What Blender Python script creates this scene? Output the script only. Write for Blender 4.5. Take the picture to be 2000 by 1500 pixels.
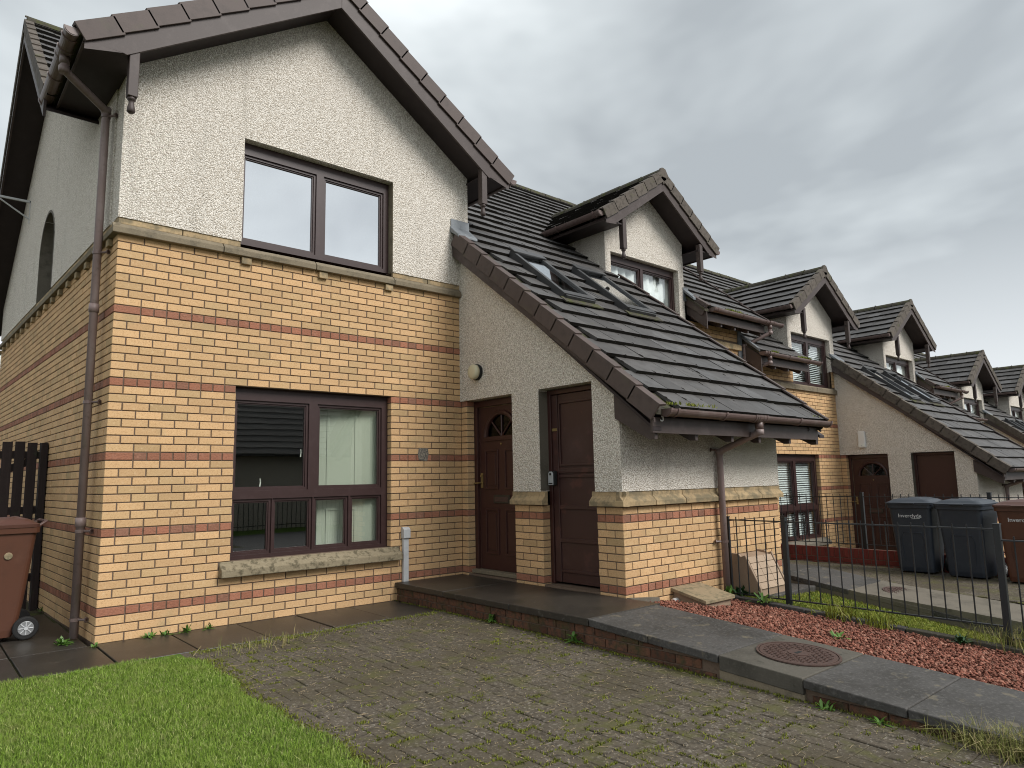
import bpy, bmesh, math, random
import numpy as np
from mathutils import Matrix, Vector
random.seed(7); np.random.seed(7)
for o in list(bpy.data.objects): bpy.data.objects.remove(o)
scn = bpy.context.scene
COL = scn.collection

# ------------------------------------------------------------------ camera
CR = [(0.75764216, -0.65238365, -0.01933754), (0.07293006, 0.11406538, -0.99079276), (0.64858274, 0.74925607, 0.13399912)]
CP = Vector((-1.33658, -7.08271, 1.34569)); FPX = 1365.688
cam = bpy.data.cameras.new('Camera'); co = bpy.data.objects.new('Camera', cam); COL.objects.link(co)
cam.sensor_width = 36; cam.lens = FPX / 2000 * 36; cam.clip_end = 3000; cam.clip_start = .05
r, d, f = (Vector(v) for v in CR)
co.matrix_world = Matrix(((r.x, -d.x, -f.x, CP.x), (r.y, -d.y, -f.y, CP.y), (r.z, -d.z, -f.z, CP.z), (0, 0, 0, 1)))
scn.camera = co
def project(p):
    q = Vector(p) - CP; z = q.dot(f)
    if z < .1: return None
    return 1000 + FPX * q.dot(r) / z, 750 + FPX * q.dot(d) / z, z

# ------------------------------------------------------------------ world, sun, exposure
W = bpy.data.worlds.new('World'); scn.world = W; W.use_nodes = True
wn = W.node_tree.nodes; wl = W.node_tree.links; wn.clear()
SUN_DIR = Vector((.26, -.78, .74)).normalized()
el = math.asin(SUN_DIR.z); az = math.atan2(SUN_DIR.x, SUN_DIR.y)
wo = wn.new('ShaderNodeOutputWorld'); bg = wn.new('ShaderNodeBackground')
sky = wn.new('ShaderNodeTexSky'); sky.sky_type = 'NISHITA'; sky.sun_disc = False
sky.sun_elevation = el; sky.sun_rotation = az
tc = wn.new('ShaderNodeTexCoord')
mp = wn.new('ShaderNodeMapping'); mp.inputs['Scale'].default_value = (1.1, 1.1, 2.3); mp.inputs['Location'].default_value = (4.4, 4.4, 0.3)
nz = wn.new('ShaderNodeTexNoise'); nz.inputs['Scale'].default_value = 1.2; nz.inputs['Detail'].default_value = 5; nz.inputs['Roughness'].default_value = .55; nz.inputs['Distortion'].default_value = .25
rp = wn.new('ShaderNodeValToRGB'); e = rp.color_ramp.elements
e[0].position = .37; e[0].color = (.36, .39, .41, 1); e[1].position = .63; e[1].color = (.80, .845, .855, 1)
m1 = rp.color_ramp.elements.new(.50); m1.color = (.55, .59, .606, 1)
sep = wn.new('ShaderNodeSeparateXYZ'); hr = wn.new('ShaderNodeMapRange')
hr.inputs['From Min'].default_value = .0; hr.inputs['From Max'].default_value = .30; hr.inputs['To Min'].default_value = .85; hr.inputs['To Max'].default_value = 0
hmix = wn.new('ShaderNodeMix'); hmix.data_type = 'RGBA'; hmix.inputs[7].default_value = (.86, .89, .91, 1)
ssc = wn.new('ShaderNodeVectorMath'); ssc.operation = 'SCALE'; ssc.inputs['Scale'].default_value = .09
cmix = wn.new('ShaderNodeMix'); cmix.data_type = 'RGBA'; cmix.inputs[0].default_value = .93
wl.new(tc.outputs['Generated'], mp.inputs['Vector']); wl.new(mp.outputs[0], nz.inputs['Vector']); wl.new(nz.outputs['Fac'], rp.inputs['Fac'])
wl.new(tc.outputs['Generated'], sep.inputs[0]); wl.new(sep.outputs['Z'], hr.inputs['Value']); wl.new(hr.outputs[0], hmix.inputs[0])
wl.new(rp.outputs['Color'], hmix.inputs[6]); wl.new(sky.outputs[0], ssc.inputs[0]); wl.new(ssc.outputs[0], cmix.inputs[6]); wl.new(hmix.outputs[2], cmix.inputs[7])
wl.new(cmix.outputs[2], bg.inputs['Color']); bg.inputs['Strength'].default_value = .60; wl.new(bg.outputs[0], wo.inputs['Surface'])
sl = bpy.data.lights.new('Sun', 'SUN'); sl.energy = 1.5; sl.angle = math.radians(28); sl.color = (1, .97, .93)
so = bpy.data.objects.new('Sun', sl); COL.objects.link(so); so.rotation_euler = (-SUN_DIR).to_track_quat('-Z', 'Y').to_euler(); so.location = (0, -20, 30)
scn.view_settings.view_transform = 'Standard'; scn.view_settings.look = 'None'; scn.view_settings.gamma = 1; scn.view_settings.exposure = 1.18
scn.render.engine = 'CYCLES'; scn.cycles.filter_width = 1.05; scn.render.resolution_x = 1024; scn.render.resolution_y = 768

# ------------------------------------------------------------------ materials
MATS = {}
def mat(name, col, rough=.7, layers=(), island=0., bump=(), spec=.4, metal=0., sheen=0, hue=None):
    m = bpy.data.materials.new(name); m.use_nodes = True; nt = m.node_tree; N = nt.nodes; L = nt.links
    b = N['Principled BSDF']; b.inputs['Roughness'].default_value = rough; b.inputs['Metallic'].default_value = metal
    b.inputs['Specular IOR Level'].default_value = spec
    geo = N.new('ShaderNodeNewGeometry')
    def tex(kind, scale, detail=3, stretch=None, w=0):
        src = geo.outputs['Position']
        if stretch:
            mm = N.new('ShaderNodeVectorMath'); mm.operation = 'MULTIPLY'; mm.inputs[1].default_value = stretch; L.new(src, mm.inputs[0]); src = mm.outputs[0]
        if w:
            mm = N.new('ShaderNodeVectorMath'); mm.operation = 'ADD'; mm.inputs[1].default_value = (w, w * 1.7, w * .6); L.new(src, mm.inputs[0]); src = mm.outputs[0]
        if kind == 'noise':
            t = N.new('ShaderNodeTexNoise'); t.inputs['Scale'].default_value = scale; t.inputs['Detail'].default_value = detail; t.inputs['Roughness'].default_value = .6; L.new(src, t.inputs['Vector']); return t.outputs['Fac']
        t = N.new('ShaderNodeTexVoronoi'); t.inputs['Scale'].default_value = scale; L.new(src, t.inputs['Vector'])
        return t.outputs['Distance'] if kind == 'voronoi' else t.outputs['Color']
    rgb = N.new('ShaderNodeRGB'); rgb.outputs[0].default_value = (*col, 1); cur = rgb.outputs[0]
    if island or hue:
        oi = N.new('ShaderNodeObjectInfo'); ad = N.new('ShaderNodeMath'); ad.operation = 'ADD'; L.new(geo.outputs['Random Per Island'], ad.inputs[0]); L.new(oi.outputs['Random'], ad.inputs[1])
        fr = N.new('ShaderNodeMath'); fr.operation = 'FRACT'; L.new(ad.outputs[0], fr.inputs[0])
        if hue:
            mx = N.new('ShaderNodeMix'); mx.data_type = 'RGBA'; mr = N.new('ShaderNodeMapRange'); mr.inputs['From Min'].default_value = hue[1]; mr.inputs['To Max'].default_value = hue[2]
            f2 = N.new('ShaderNodeMath'); f2.operation = 'MULTIPLY'; f2.inputs[1].default_value = 7.13; L.new(fr.outputs[0], f2.inputs[0]); f3 = N.new('ShaderNodeMath'); f3.operation = 'FRACT'; L.new(f2.outputs[0], f3.inputs[0])
            L.new(f3.outputs[0], mr.inputs['Value']); L.new(mr.outputs[0], mx.inputs[0]); L.new(cur, mx.inputs[6]); mx.inputs[7].default_value = (*hue[0], 1); cur = mx.outputs[2]
        hv = N.new('ShaderNodeHueSaturation'); mr = N.new('ShaderNodeMapRange'); mr.inputs['To Min'].default_value = 1 - island; mr.inputs['To Max'].default_value = 1 + island
        L.new(fr.outputs[0], mr.inputs['Value']); L.new(mr.outputs[0], hv.inputs['Value']); L.new(cur, hv.inputs['Color']); cur = hv.outputs[0]
    for ly in layers:   # (kind, scale, lo, hi, colour, amount, stretch)
        kind, sc, lo, hi, c2, amt = ly[:6]; st = ly[6] if len(ly) > 6 else None; ww = ly[7] if len(ly) > 7 else 0
        fac = tex(kind, sc, 4, st, ww); mr = N.new('ShaderNodeMapRange'); mr.inputs['From Min'].default_value = lo; mr.inputs['From Max'].default_value = hi; mr.inputs['To Max'].default_value = amt
        L.new(fac, mr.inputs['Value']); mx = N.new('ShaderNodeMix'); mx.data_type = 'RGBA'; mx.inputs[7].default_value = (*c2, 1); L.new(mr.outputs[0], mx.inputs[0]); L.new(cur, mx.inputs[6]); cur = mx.outputs[2]
    L.new(cur, b.inputs['Base Color'])
    prev = None
    for bp in bump:     # (kind, scale, strength, distance)
        h = tex(bp[0], bp[1], 3); bn = N.new('ShaderNodeBump'); bn.inputs['Strength'].default_value = bp[2]; bn.inputs['Distance'].default_value = bp[3]; L.new(h, bn.inputs['Height'])
        if prev: L.new(prev, bn.inputs['Normal'])
        prev = bn.outputs[0]
    if prev: L.new(prev, b.inputs['Normal'])
    MATS[name] = m; return m
def glass(name, ior, base, tint=(1, 1, 1), rough=0., tcol=(.9, .93, .92)):
    m = bpy.data.materials.new(name); m.use_nodes = True; nt = m.node_tree; N = nt.nodes; L = nt.links; N.clear()
    o = N.new('ShaderNodeOutputMaterial'); mx = N.new('ShaderNodeMixShader'); t = N.new('ShaderNodeBsdfTransparent'); g = N.new('ShaderNodeBsdfGlossy')
    t.inputs[0].default_value = (*tcol, 1); g.inputs['Color'].default_value = (*tint, 1); g.inputs['Roughness'].default_value = rough
    lw = N.new('ShaderNodeLayerWeight'); lw.inputs['Blend'].default_value = .5; pw = N.new('ShaderNodeMath'); pw.operation = 'POWER'; pw.inputs[1].default_value = 4.5; L.new(lw.outputs['Facing'], pw.inputs[0])
    f0 = ((ior - 1) / (ior + 1)) ** 2; fr = N.new('ShaderNodeMath'); fr.operation = 'MULTIPLY_ADD'; fr.inputs[1].default_value = .8 * (1 - f0); fr.inputs[2].default_value = f0; L.new(pw.outputs[0], fr.inputs[0]); ma = N.new('ShaderNodeMath'); ma.operation = 'ADD'; ma.use_clamp = True; ma.inputs[1].default_value = base
    geo = N.new('ShaderNodeNewGeometry'); ns = N.new('ShaderNodeTexNoise'); ns.inputs['Scale'].default_value = 1.7; L.new(geo.outputs['Position'], ns.inputs['Vector'])
    bn = N.new('ShaderNodeBump'); bn.inputs['Strength'].default_value = .02; bn.inputs['Distance'].default_value = .02; L.new(ns.outputs['Fac'], bn.inputs['Height']); L.new(bn.outputs[0], g.inputs['Normal'])
    L.new(fr.outputs[0], ma.inputs[0]); L.new(ma.outputs[0], mx.inputs[0]); L.new(t.outputs[0], mx.inputs[1]); L.new(g.outputs[0], mx.inputs[2]); L.new(mx.outputs[0], o.inputs['Surface'])
    MATS[name] = m; return m
mat('brick_buff', (.60, .385, .20), .85, [('noise', 62, .52, .64, (.36, .21, .10), .45), ('noise', 150, .52, .66, (.34, .19, .09), .5), ('noise', 30, .56, .72, (.72, .54, .33), .40), ('noise', .9, .50, .75, (.42, .29, .155), .35), ('noise', 3.0, .58, .78, (.32, .26, .145), .55)], .12, [('noise', 180, .35, .004)], .25, hue=((.45, .315, .165), .60, .8))
mat('brick_red', (.33, .140, .085), .85, [('noise', 60, .5, .7, (.19, .088, .062), .6), ('noise', 14, .55, .7, (.38, .19, .13), .5)], .16, [('noise', 55, .8, .008)], .25, hue=((.22, .12, .082), .5, .8))
mat('brick_old', (.125, .058, .036), .9, [('noise', 22, .44, .64, (.050, .041, .030), .85), ('noise', 5, .48, .66, (.055, .062, .026), .65)], .30, [('noise', 70, .8, .008)], .2)
mat('brick_crimson', (.175, .032, .024), .7, [('noise', 20, .5, .7, (.10, .022, .018), .5)], .12, [('noise', 60, .4, .004)], .35)
mat('mortar', (.150, .108, .080), .95, [('noise', 40, .5, .7, (.105, .075, .055), .7)], 0, [('noise', 150, .5, .003)], .1)
mat('harl', (.88, .83, .755), .95, [('voronoi', 72, .34, .64, (.45, .395, .325), .75), ('noise', 78, .55, .64, (.24, .195, .14), .75), ('noise', 40, .58, .68, (.42, .37, .305), .45), ('noise', .8, .50, .8, (.62, .575, .52), .30, (1.2, 1.2, .5)), ('noise', 2.2, .58, .78, (.34, .315, .27), .48, (2.2, 2.2, .3), 3.3)], 0, [('voronoi', 72, 1.0, .009), ('noise', 78, .9, .009)], .15)
mat('stone', (.40, .295, .17), .92, [('noise', 7, .45, .62, (.155, .135, .09), .8), ('noise', 30, .5, .7, (.20, .16, .10), .6)], .14, [('noise', 90, .5, .004)], .2)
mat('stone_dark', (.20, .165, .115), .92, [('noise', 9, .48, .66, (.11, .095, .07), .7), ('noise', 70, .5, .7, (.30, .25, .17), .4)], .10, [('noise', 90, .6, .004)], .2)
mat('sill_stone', (.235, .195, .13), .95, [('noise', 16, .50, .62, (.085, .072, .046), .8), ('noise', 40, .52, .68, (.30, .26, .18), .5)], 0, [('noise', 80, .7, .005)], .2)
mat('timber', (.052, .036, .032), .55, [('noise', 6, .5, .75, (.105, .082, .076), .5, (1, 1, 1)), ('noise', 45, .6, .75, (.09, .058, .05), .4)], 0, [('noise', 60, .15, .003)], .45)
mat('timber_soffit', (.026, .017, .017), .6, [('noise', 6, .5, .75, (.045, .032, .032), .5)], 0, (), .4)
mat('frame_brown', (.034, .0155, .0145), .42, [('noise', 12, .5, .75, (.062, .037, .036), .4)], 0, (), .5)
mat('door_brown', (.044, .0155, .0125), .38, [('noise', 8, .5, .75, (.056, .021, .017), .6)], 0, [('noise', 30, .06, .004)], .5)
mat('door_worn', (.042, .0165, .0135), .42, [('noise', 6, .56, .64, (.085, .028, .020), .6), ('noise', 3, .5, .7, (.058, .029, .027), .6)], 0, [('noise', 30, .08, .004)], .5)
mat('tile', (.070, .065, .062), .58, [('noise', 8, .45, .7, (.038, .034, .032), .75), ('noise', 60, .55, .7, (.12, .113, .11), .35), ('noise', 2.2, .60, .72, (.085, .076, .052), .5), ('noise', 11, .68, .76, (.065, .072, .027), .5)], .25, [('noise', 90, .35, .003), ('noise', 11, .2, .006)], .45, hue=((.092, .090, .090), .45, .8))
mat('tile_edge', (.016, .014, .012), .95, [('noise', 50, .5, .7, (.035, .032, .022), .7)], 0, [('noise', 90, .8, .006)], .1)  # darker tile front face: dirt and algae, with its shade put into the colour
mat('roof_frame', (.055, .055, .056), .45, [('noise', 9, .5, .7, (.10, .10, .10), .5)], 0, (), .5, .2)
mat('tile_moss', (.060, .054, .042), .9, [('noise', 9, .48, .66, (.070, .078, .024), .8), ('noise', 30, .6, .7, (.18, .17, .14), .5)], .1, [('noise', 60, .8, .008)], .2)
mat('verge', (.082, .059, .052), .6, [('noise', 10, .5, .72, (.052, .039, .034), .6), ('noise', 4, .60, .75, (.085, .08, .045), .5)], .08, [('noise', 80, .2, .002)], .4)
mat('verge_old', (.112, .095, .080), .85, [('noise', 14, .48, .66, (.055, .047, .038), .8), ('noise', 5, .58, .7, (.095, .10, .045), .6)], .12, [('noise', 70, .4, .004)], .25)
mat('lead', (.19, .205, .22), .55, [('noise', 9, .5, .7, (.10, .11, .12), .7), ('noise', 30, .6, .75, (.34, .36, .38), .5)], 0, [('noise', 20, .3, .006)], .5, .25)
mat('gutter', (.135, .091, .082), .42, [('noise', 14, .5, .72, (.085, .056, .048), .6), ('noise', 5, .55, .70, (.20, .165, .15), .55), ('noise', 30, .62, .72, (.11, .11, .05), .5)], 0, (), .5)
mat('pipe', (.205, .150, .140), .48, [('noise', 9, .5, .7, (.27, .22, .21), .6, (1, 1, .3)), ('noise', 22, .58, .74, (.12, .088, .068), .7), ('noise', 6, .6, .75, (.10, .105, .05), .5, (1, 1, .4))], 0, (), .45)
mat('concrete_wet', (.027, .0235, .0195), .40, [('noise', 1.6, .45, .65, (.050, .043, .034), .6), ('noise', 28, .55, .72, (.068, .058, .045), .4), ('noise', 4, .56, .72, (.020, .021, .013), .7), ('noise', 14, .63, .70, (.12, .115, .10), .35)], .14, [('noise', 90, .35, .003)], .45)
mat('concrete_path', (.066, .062, .058), .72, [('noise', 1.7, .44, .62, (.033, .030, .026), .8), ('noise', 45, .52, .64, (.125, .118, .11), .5), ('noise', 8, .60, .67, (.17, .145, .10), .55), ('noise', 20, .58, .68, (.030, .029, .022), .6)], .12, [('noise', 60, .6, .004)], .3)
mat('concrete_pale', (.135, .118, .092), .75, [('noise', 3, .46, .66, (.075, .066, .052), .7), ('noise', 60, .52, .7, (.19, .17, .14), .4), ('noise', 12, .6, .7, (.055, .052, .038), .5)], .08, [('noise', 90, .4, .003)], .3)
mat('block', (.088, .073, .054), .92, [('noise', 48, .55, .63, (.25, .225, .185), .6), ('noise', 26, .52, .66, (.034, .028, .021), .8), ('noise', 1.0, .44, .62, (.064, .052, .031), .7), ('noise', 5, .52, .66, (.085, .082, .028), .7)], .10, [('noise', 70, .8, .006)], .25)
mat('joint', (.062, .053, .035), .95, [('noise', 2.2, .46, .60, (.10, .105, .026), .85), ('noise', 45, .5, .7, (.09, .078, .055), .6)], 0, [('noise', 120, .8, .006)], .1)
mat('concrete_mid', (.082, .074, .060), .75, [('noise', 3, .46, .66, (.045, .040, .032), .7), ('noise', 45, .52, .7, (.125, .115, .095), .45), ('noise', 12, .6, .7, (.035, .034, .024), .6)], .08, [('noise', 70, .5, .004)], .3)
mat('moss', (.155, .165, .030), .95, [('noise', 30, .45, .7, (.075, .095, .02), .7)], .35, (), .1)
mat('soil', (.065, .058, .035), .95, [('noise', 4, .45, .65, (.07, .085, .022), .7)], 0, [('noise', 60, .8, .01)], .1)
mat('turf', (.065, .12, .018), .95, [('noise', 6, .45, .7, (.12, .15, .03), .7)], 0, [('noise', 60, .8, .01)], .1)
mat('grass', (.150, .235, .030), .65, [('noise', 1.6, .45, .7, (.21, .27, .05), .6), ('noise', 7, .56, .72, (.26, .26, .10), .65), ('noise', 25, .58, .72, (.08, .14, .02), .5)], .42, (), .2, hue=((.34, .34, .15), .70, .9))
mat('grass_mossy', (.20, .215, .03), .75, [('noise', 5, .45, .65, (.12, .17, .025), .7)], .38, (), .2, hue=((.34, .31, .12), .75, .8))
mat('grass_dry', (.19, .20, .055), .7, [], .30, (), .2, hue=((.36, .28, .15), .45, .9))
mat('leaf', (.075, .16, .022), .5, [('noise', 40, .45, .7, (.05, .11, .02), .6)], .25, (), .4)
mat('leaf_dark', (.022, .060, .016), .5, [('noise', 40, .45, .7, (.03, .08, .025), .6)], .25, (), .4)
mat('gravel', (.205, .078, .052), .85, [('noise', 120, .5, .7, (.11, .045, .032), .5)], .5, (), .25, hue=((.33, .18, .13), .66, .8))
mat('gravel_bed', (.06, .024, .017), .95, [('noise', 60, .45, .6, (.12, .045, .032), .8)], 0, [('noise', 60, 1, .02)], .1)
mat('black_metal', (.012, .014, .016), .42, [('noise', 20, .62, .74, (.06, .07, .03), .35)], 0, (), .5)
mat('cast_iron', (.085, .05, .040), .6, [('noise', 30, .5, .7, (.05, .035, .03), .7)], 0, [('noise', 60, .4, .004)], .4, .2)
mat('bin_grey', (.028, .034, .045), .45, [('noise', 8, .5, .75, (.045, .052, .062), .5)], 0, [('noise', 300, .15, .001)], .45)
mat('bin_brown', (.088, .034, .019), .45, [('noise', 7, .5, .75, (.064, .026, .016), .6), ('noise', 3, .6, .8, (.12, .055, .036), .5)], 0, [('noise', 300, .15, .001)], .45)
mat('bin_brown_lid', (.085, .036, .026), .42, [('noise', 9, .5, .75, (.12, .058, .043), .5)], 0, (), .5)
mat('rubber', (.014, .014, .014), .8)
mat('steel', (.27, .275, .28), .42, [('noise', 20, .5, .7, (.18, .18, .19), .5)], 0, (), .5, .4)
mat('galv', (.50, .51, .52), .55, [('noise', 9, .5, .7, (.36, .36, .36), .5)], 0, (), .4, .1)
mat('bronze', (.050, .046, .036), .4, (), 0, (), .5, .4)
mat('brass', (.36, .27, .12), .4, (), 0, (), .5, .7)
mat('white_plastic', (.72, .72, .70), .45, [('noise', 8, .55, .75, (.58, .57, .52), .4)], 0, (), .45)
mat('cream_plastic', (.62, .57, .40), .4, [('noise', 9, .5, .75, (.50, .45, .29), .4)], 0, (), .45)
mat('white_paint', (.74, .76, .72), .5)
mat('gas_tan', (.30, .215, .150), .7, [('noise', 8, .5, .7, (.22, .155, .105), .6), ('noise', 60, .5, .7, (.36, .27, .19), .4)], 0, [('noise', 60, .3, .003)], .35)
mat('gas_lid', (.275, .215, .135), .85, [('noise', 14, .46, .64, (.12, .11, .068), .75), ('noise', 50, .5, .7, (.33, .26, .17), .5)], 0, [('noise', 70, .5, .004)], .25)
mat('pale_tile', (.38, .285, .205), .8, [('noise', 30, .5, .7, (.30, .22, .155), .5)], .08, [('noise', 60, .3, .003)], .3)
mat('wood_dark', (.022, .014, .013), .75, [('noise', 5, .5, .7, (.04, .026, .024), .6, (9, 9, .5)), ('noise', 8, .62, .74, (.03, .042, .02), .5)], .18, [('noise', 40, .4, .004)], .35)
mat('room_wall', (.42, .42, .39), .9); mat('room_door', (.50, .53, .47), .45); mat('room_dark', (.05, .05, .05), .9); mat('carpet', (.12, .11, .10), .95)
mat('curtain', (.86, .87, .87), .8); mat('blind', (.78, .82, .82), .55)
mat('number_white', (.78, .78, .76), .4); mat('letter_white', (.68, .69, .70), .5); mat('number_brown', (.02, .012, .012), .5)
mat('asphalt', (.05, .05, .052), .85, [('noise', 90, .5, .7, (.09, .09, .09), .5)], 0, [('noise', 110, .5, .004)], .35)
mat('opp_wall', (.36, .33, .28), .9); mat('opp_roof', (.10, .095, .09), .7, [('noise', 6, .5, .7, (.075, .07, .065), .6)], .2)
mat('smudge', (.10, .09, .08), .9, [('noise', 60, .45, .6, (.30, .26, .20), .8)])
mat('keysafe', (.42, .44, .46), .35, (), 0, (), .5, .4)
glass('glass_low', 1.5, .06, tcol=(.95, .97, .94)); glass('glass_up', 1.6, .84, (.97, .98, 1.0), tcol=(.5, .5, .5)); glass('glass_sky', 1.6, .30, (.95, .97, 1.0)); glass('glass_mid', 1.6, .06, tcol=(.96, .98, .97)); glass('glass_fan', 1.45, .0, rough=.12, tcol=(.22, .24, .21))

# ------------------------------------------------------------------ builders
def link_parent(o, parent):
    if parent is not None:
        o.parent = parent
        if parent.type == 'EMPTY': o.matrix_parent_inverse = Matrix.Translation(-Vector(parent.location))
def tag(o, label=None, cat=None, group=None, kind=None):
    if label: o['label'] = label
    if cat: o['category'] = cat
    if group: o['group'] = group
    if kind: o['kind'] = kind
    return o
def thing(name, loc, label, cat, group=None):
    o = bpy.data.objects.new(name, None); o.location = loc; o.empty_display_size = .2; COL.objects.link(o)
    return tag(o, label, cat, group)
I4 = Matrix.Identity(4)
class MB:
    def __init__(s, M=None): s.v = []; s.f = []; s.mi = []; s.M = M
    def add(s, vs, fs, mi=0):
        n = len(s.v); s.v += [tuple(p) for p in vs]; s.f += [tuple(i + n for i in q) for q in fs]; s.mi += [mi] * len(fs); return s
    def hexa(s, p, mi=0): return s.add(p, [(0, 3, 2, 1), (4, 5, 6, 7), (0, 1, 5, 4), (1, 2, 6, 5), (2, 3, 7, 6), (3, 0, 4, 7)], mi)
    def box(s, x0, x1, y0, y1, z0, z1, mi=0):
        return s.hexa([(x0, y0, z0), (x1, y0, z0), (x1, y1, z0), (x0, y1, z0), (x0, y0, z1), (x1, y0, z1), (x1, y1, z1), (x0, y1, z1)], mi)
    def prism(s, poly, vec, mi=0):
        n = len(poly); v = Vector(vec); q = [Vector(p) for p in poly]
        return s.add(q + [p + v for p in q], [tuple(range(n))[::-1], tuple(range(n, 2 * n))] + [(i, (i + 1) % n, n + (i + 1) % n, n + i) for i in range(n)], mi)
    def tube(s, pts, rad, n=10, mi=0, caps=True):
        pts = [Vector(p) for p in pts]; rad = rad if isinstance(rad, (list, tuple)) else [rad] * len(pts); rings = []; b = len(s.v)
        t0 = (pts[1] - pts[0]).normalized(); up = Vector((0, 0, 1)) if abs(t0.z) < .9 else Vector((1, 0, 0)); x = t0.cross(up).normalized()
        for i, p in enumerate(pts):
            t = (pts[min(i + 1, len(pts) - 1)] - pts[max(i - 1, 0)])
            t = t.normalized() if t.length > 1e-6 else t0
            x = (x - t * x.dot(t)).normalized(); y = t.cross(x)
            s.v += [tuple(p + (x * math.cos(2 * math.pi * k / n) + y * math.sin(2 * math.pi * k / n)) * rad[i]) for k in range(n)]
        for i in range(len(pts) - 1):
            for k in range(n): s.f.append((b + i * n + k, b + i * n + (k + 1) % n, b + (i + 1) * n + (k + 1) % n, b + (i + 1) * n + k)); s.mi.append(mi)
        if caps:
            s.f += [tuple(b + k for k in range(n))[::-1], tuple(b + (len(pts) - 1) * n + k for k in range(n))]; s.mi += [mi, mi]
        return s
    def grid(s, us, vs, solid, fmap, th, mi=0):
        """plate over the (u,v) cells where solid(u,v); fmap(u,v,t) gives the point, t from 0 (face) to th (back)"""
        us = sorted(set(round(u, 5) for u in us)); vs = sorted(set(round(v, 5) for v in vs)); nu, nv = len(us) - 1, len(vs) - 1
        S = [[solid((us[i] + us[i + 1]) / 2, (vs[j] + vs[j + 1]) / 2) for j in range(nv)] for i in range(nu)]; ids = {}
        def V(i, j, k):
            if (i, j, k) not in ids: ids[(i, j, k)] = len(s.v); s.v.append(tuple(fmap(us[i], vs[j], th if k else 0)))
            return ids[(i, j, k)]
        def F(*q): s.f.append(q); s.mi.append(mi)
        for i in range(nu):
            for j in range(nv):
                if not S[i][j]: continue
                F(V(i, j, 0), V(i + 1, j, 0), V(i + 1, j + 1, 0), V(i, j + 1, 0)); F(V(i, j, 1), V(i, j + 1, 1), V(i + 1, j + 1, 1), V(i + 1, j, 1))
                if i == 0 or not S[i - 1][j]: F(V(i, j, 0), V(i, j + 1, 0), V(i, j + 1, 1), V(i, j, 1))
                if i == nu - 1 or not S[i + 1][j]: F(V(i + 1, j, 0), V(i + 1, j, 1), V(i + 1, j + 1, 1), V(i + 1, j + 1, 0))
                if j == 0 or not S[i][j - 1]: F(V(i, j, 0), V(i, j, 1), V(i + 1, j, 1), V(i + 1, j, 0))
                if j == nv - 1 or not S[i][j + 1]: F(V(i, j + 1, 0), V(i + 1, j + 1, 0), V(i + 1, j + 1, 1), V(i, j + 1, 1))
        return s
    def build(s, name, mats, parent=None, smooth=False, bevel=0, recalc=True):
        me = bpy.data.meshes.new(name); vs = s.v if s.M is None else [s.M @ Vector(p) for p in s.v]
        me.from_pydata(vs, [], s.f); mats = [mats] if isinstance(mats, str) else mats
        for m in mats: me.materials.append(MATS[m])
        if len(mats) > 1: me.polygons.foreach_set('material_index', s.mi)
        if recalc:
            bm = bmesh.new(); bm.from_mesh(me); bmesh.ops.recalc_face_normals(bm, faces=bm.faces); bm.to_mesh(me); bm.free()
        if smooth: me.polygons.foreach_set('use_smooth', [True] * len(me.polygons))
        o = bpy.data.objects.new(name, me); COL.objects.link(o); link_parent(o, parent)
        if bevel: b = o.modifiers.new('b', 'BEVEL'); b.width = bevel; b.segments = 2; b.limit_method = 'ANGLE'; b.harden_normals = False
        return o
def fast_mesh(name, V, T, mats, parent=None):
    me = bpy.data.meshes.new(name); V = np.asarray(V, np.float32); T = np.asarray(T, np.int32); k = T.shape[1]
    me.vertices.add(len(V)); me.vertices.foreach_set('co', V.ravel()); me.loops.add(T.size); me.loops.foreach_set('vertex_index', T.ravel())
    me.polygons.add(len(T)); me.polygons.foreach_set('loop_start', np.arange(0, T.size, k, dtype=np.int32)); me.polygons.foreach_set('loop_total', np.full(len(T), k, np.int32))
    me.update(calc_edges=True); me.validate(); me.materials.append(MATS[mats]); o = bpy.data.objects.new(name, me); COL.objects.link(o); link_parent(o, parent); return o
def inst(name, me, M, parent):
    o = bpy.data.objects.new(name, me); COL.objects.link(o); o.parent = parent
    if parent.type == 'EMPTY': o.matrix_parent_inverse = Matrix.Translation(-Vector(parent.location))
    o.matrix_basis = M; return o
def score(p, area):
    q = project(p)
    if not q or q[0] < -30 or q[0] > 2030 or q[1] < -30 or q[1] > 1530: return 0
    return area / q[2] ** 2
def FR(ox, y, dz): return Matrix.Translation((ox, y, dz))
def SIDE(x, y, dz, skew=0):   # local u -> -Y, local y -> +X
    k = Vector((skew, -1, 0)).normalized(); n = Vector((-k.y, k.x, 0))
    return Matrix(((k.x, n.x, 0, x), (k.y, n.y, 0, y), (0, 0, 1, dz), (0, 0, 0, 1)))

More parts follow.
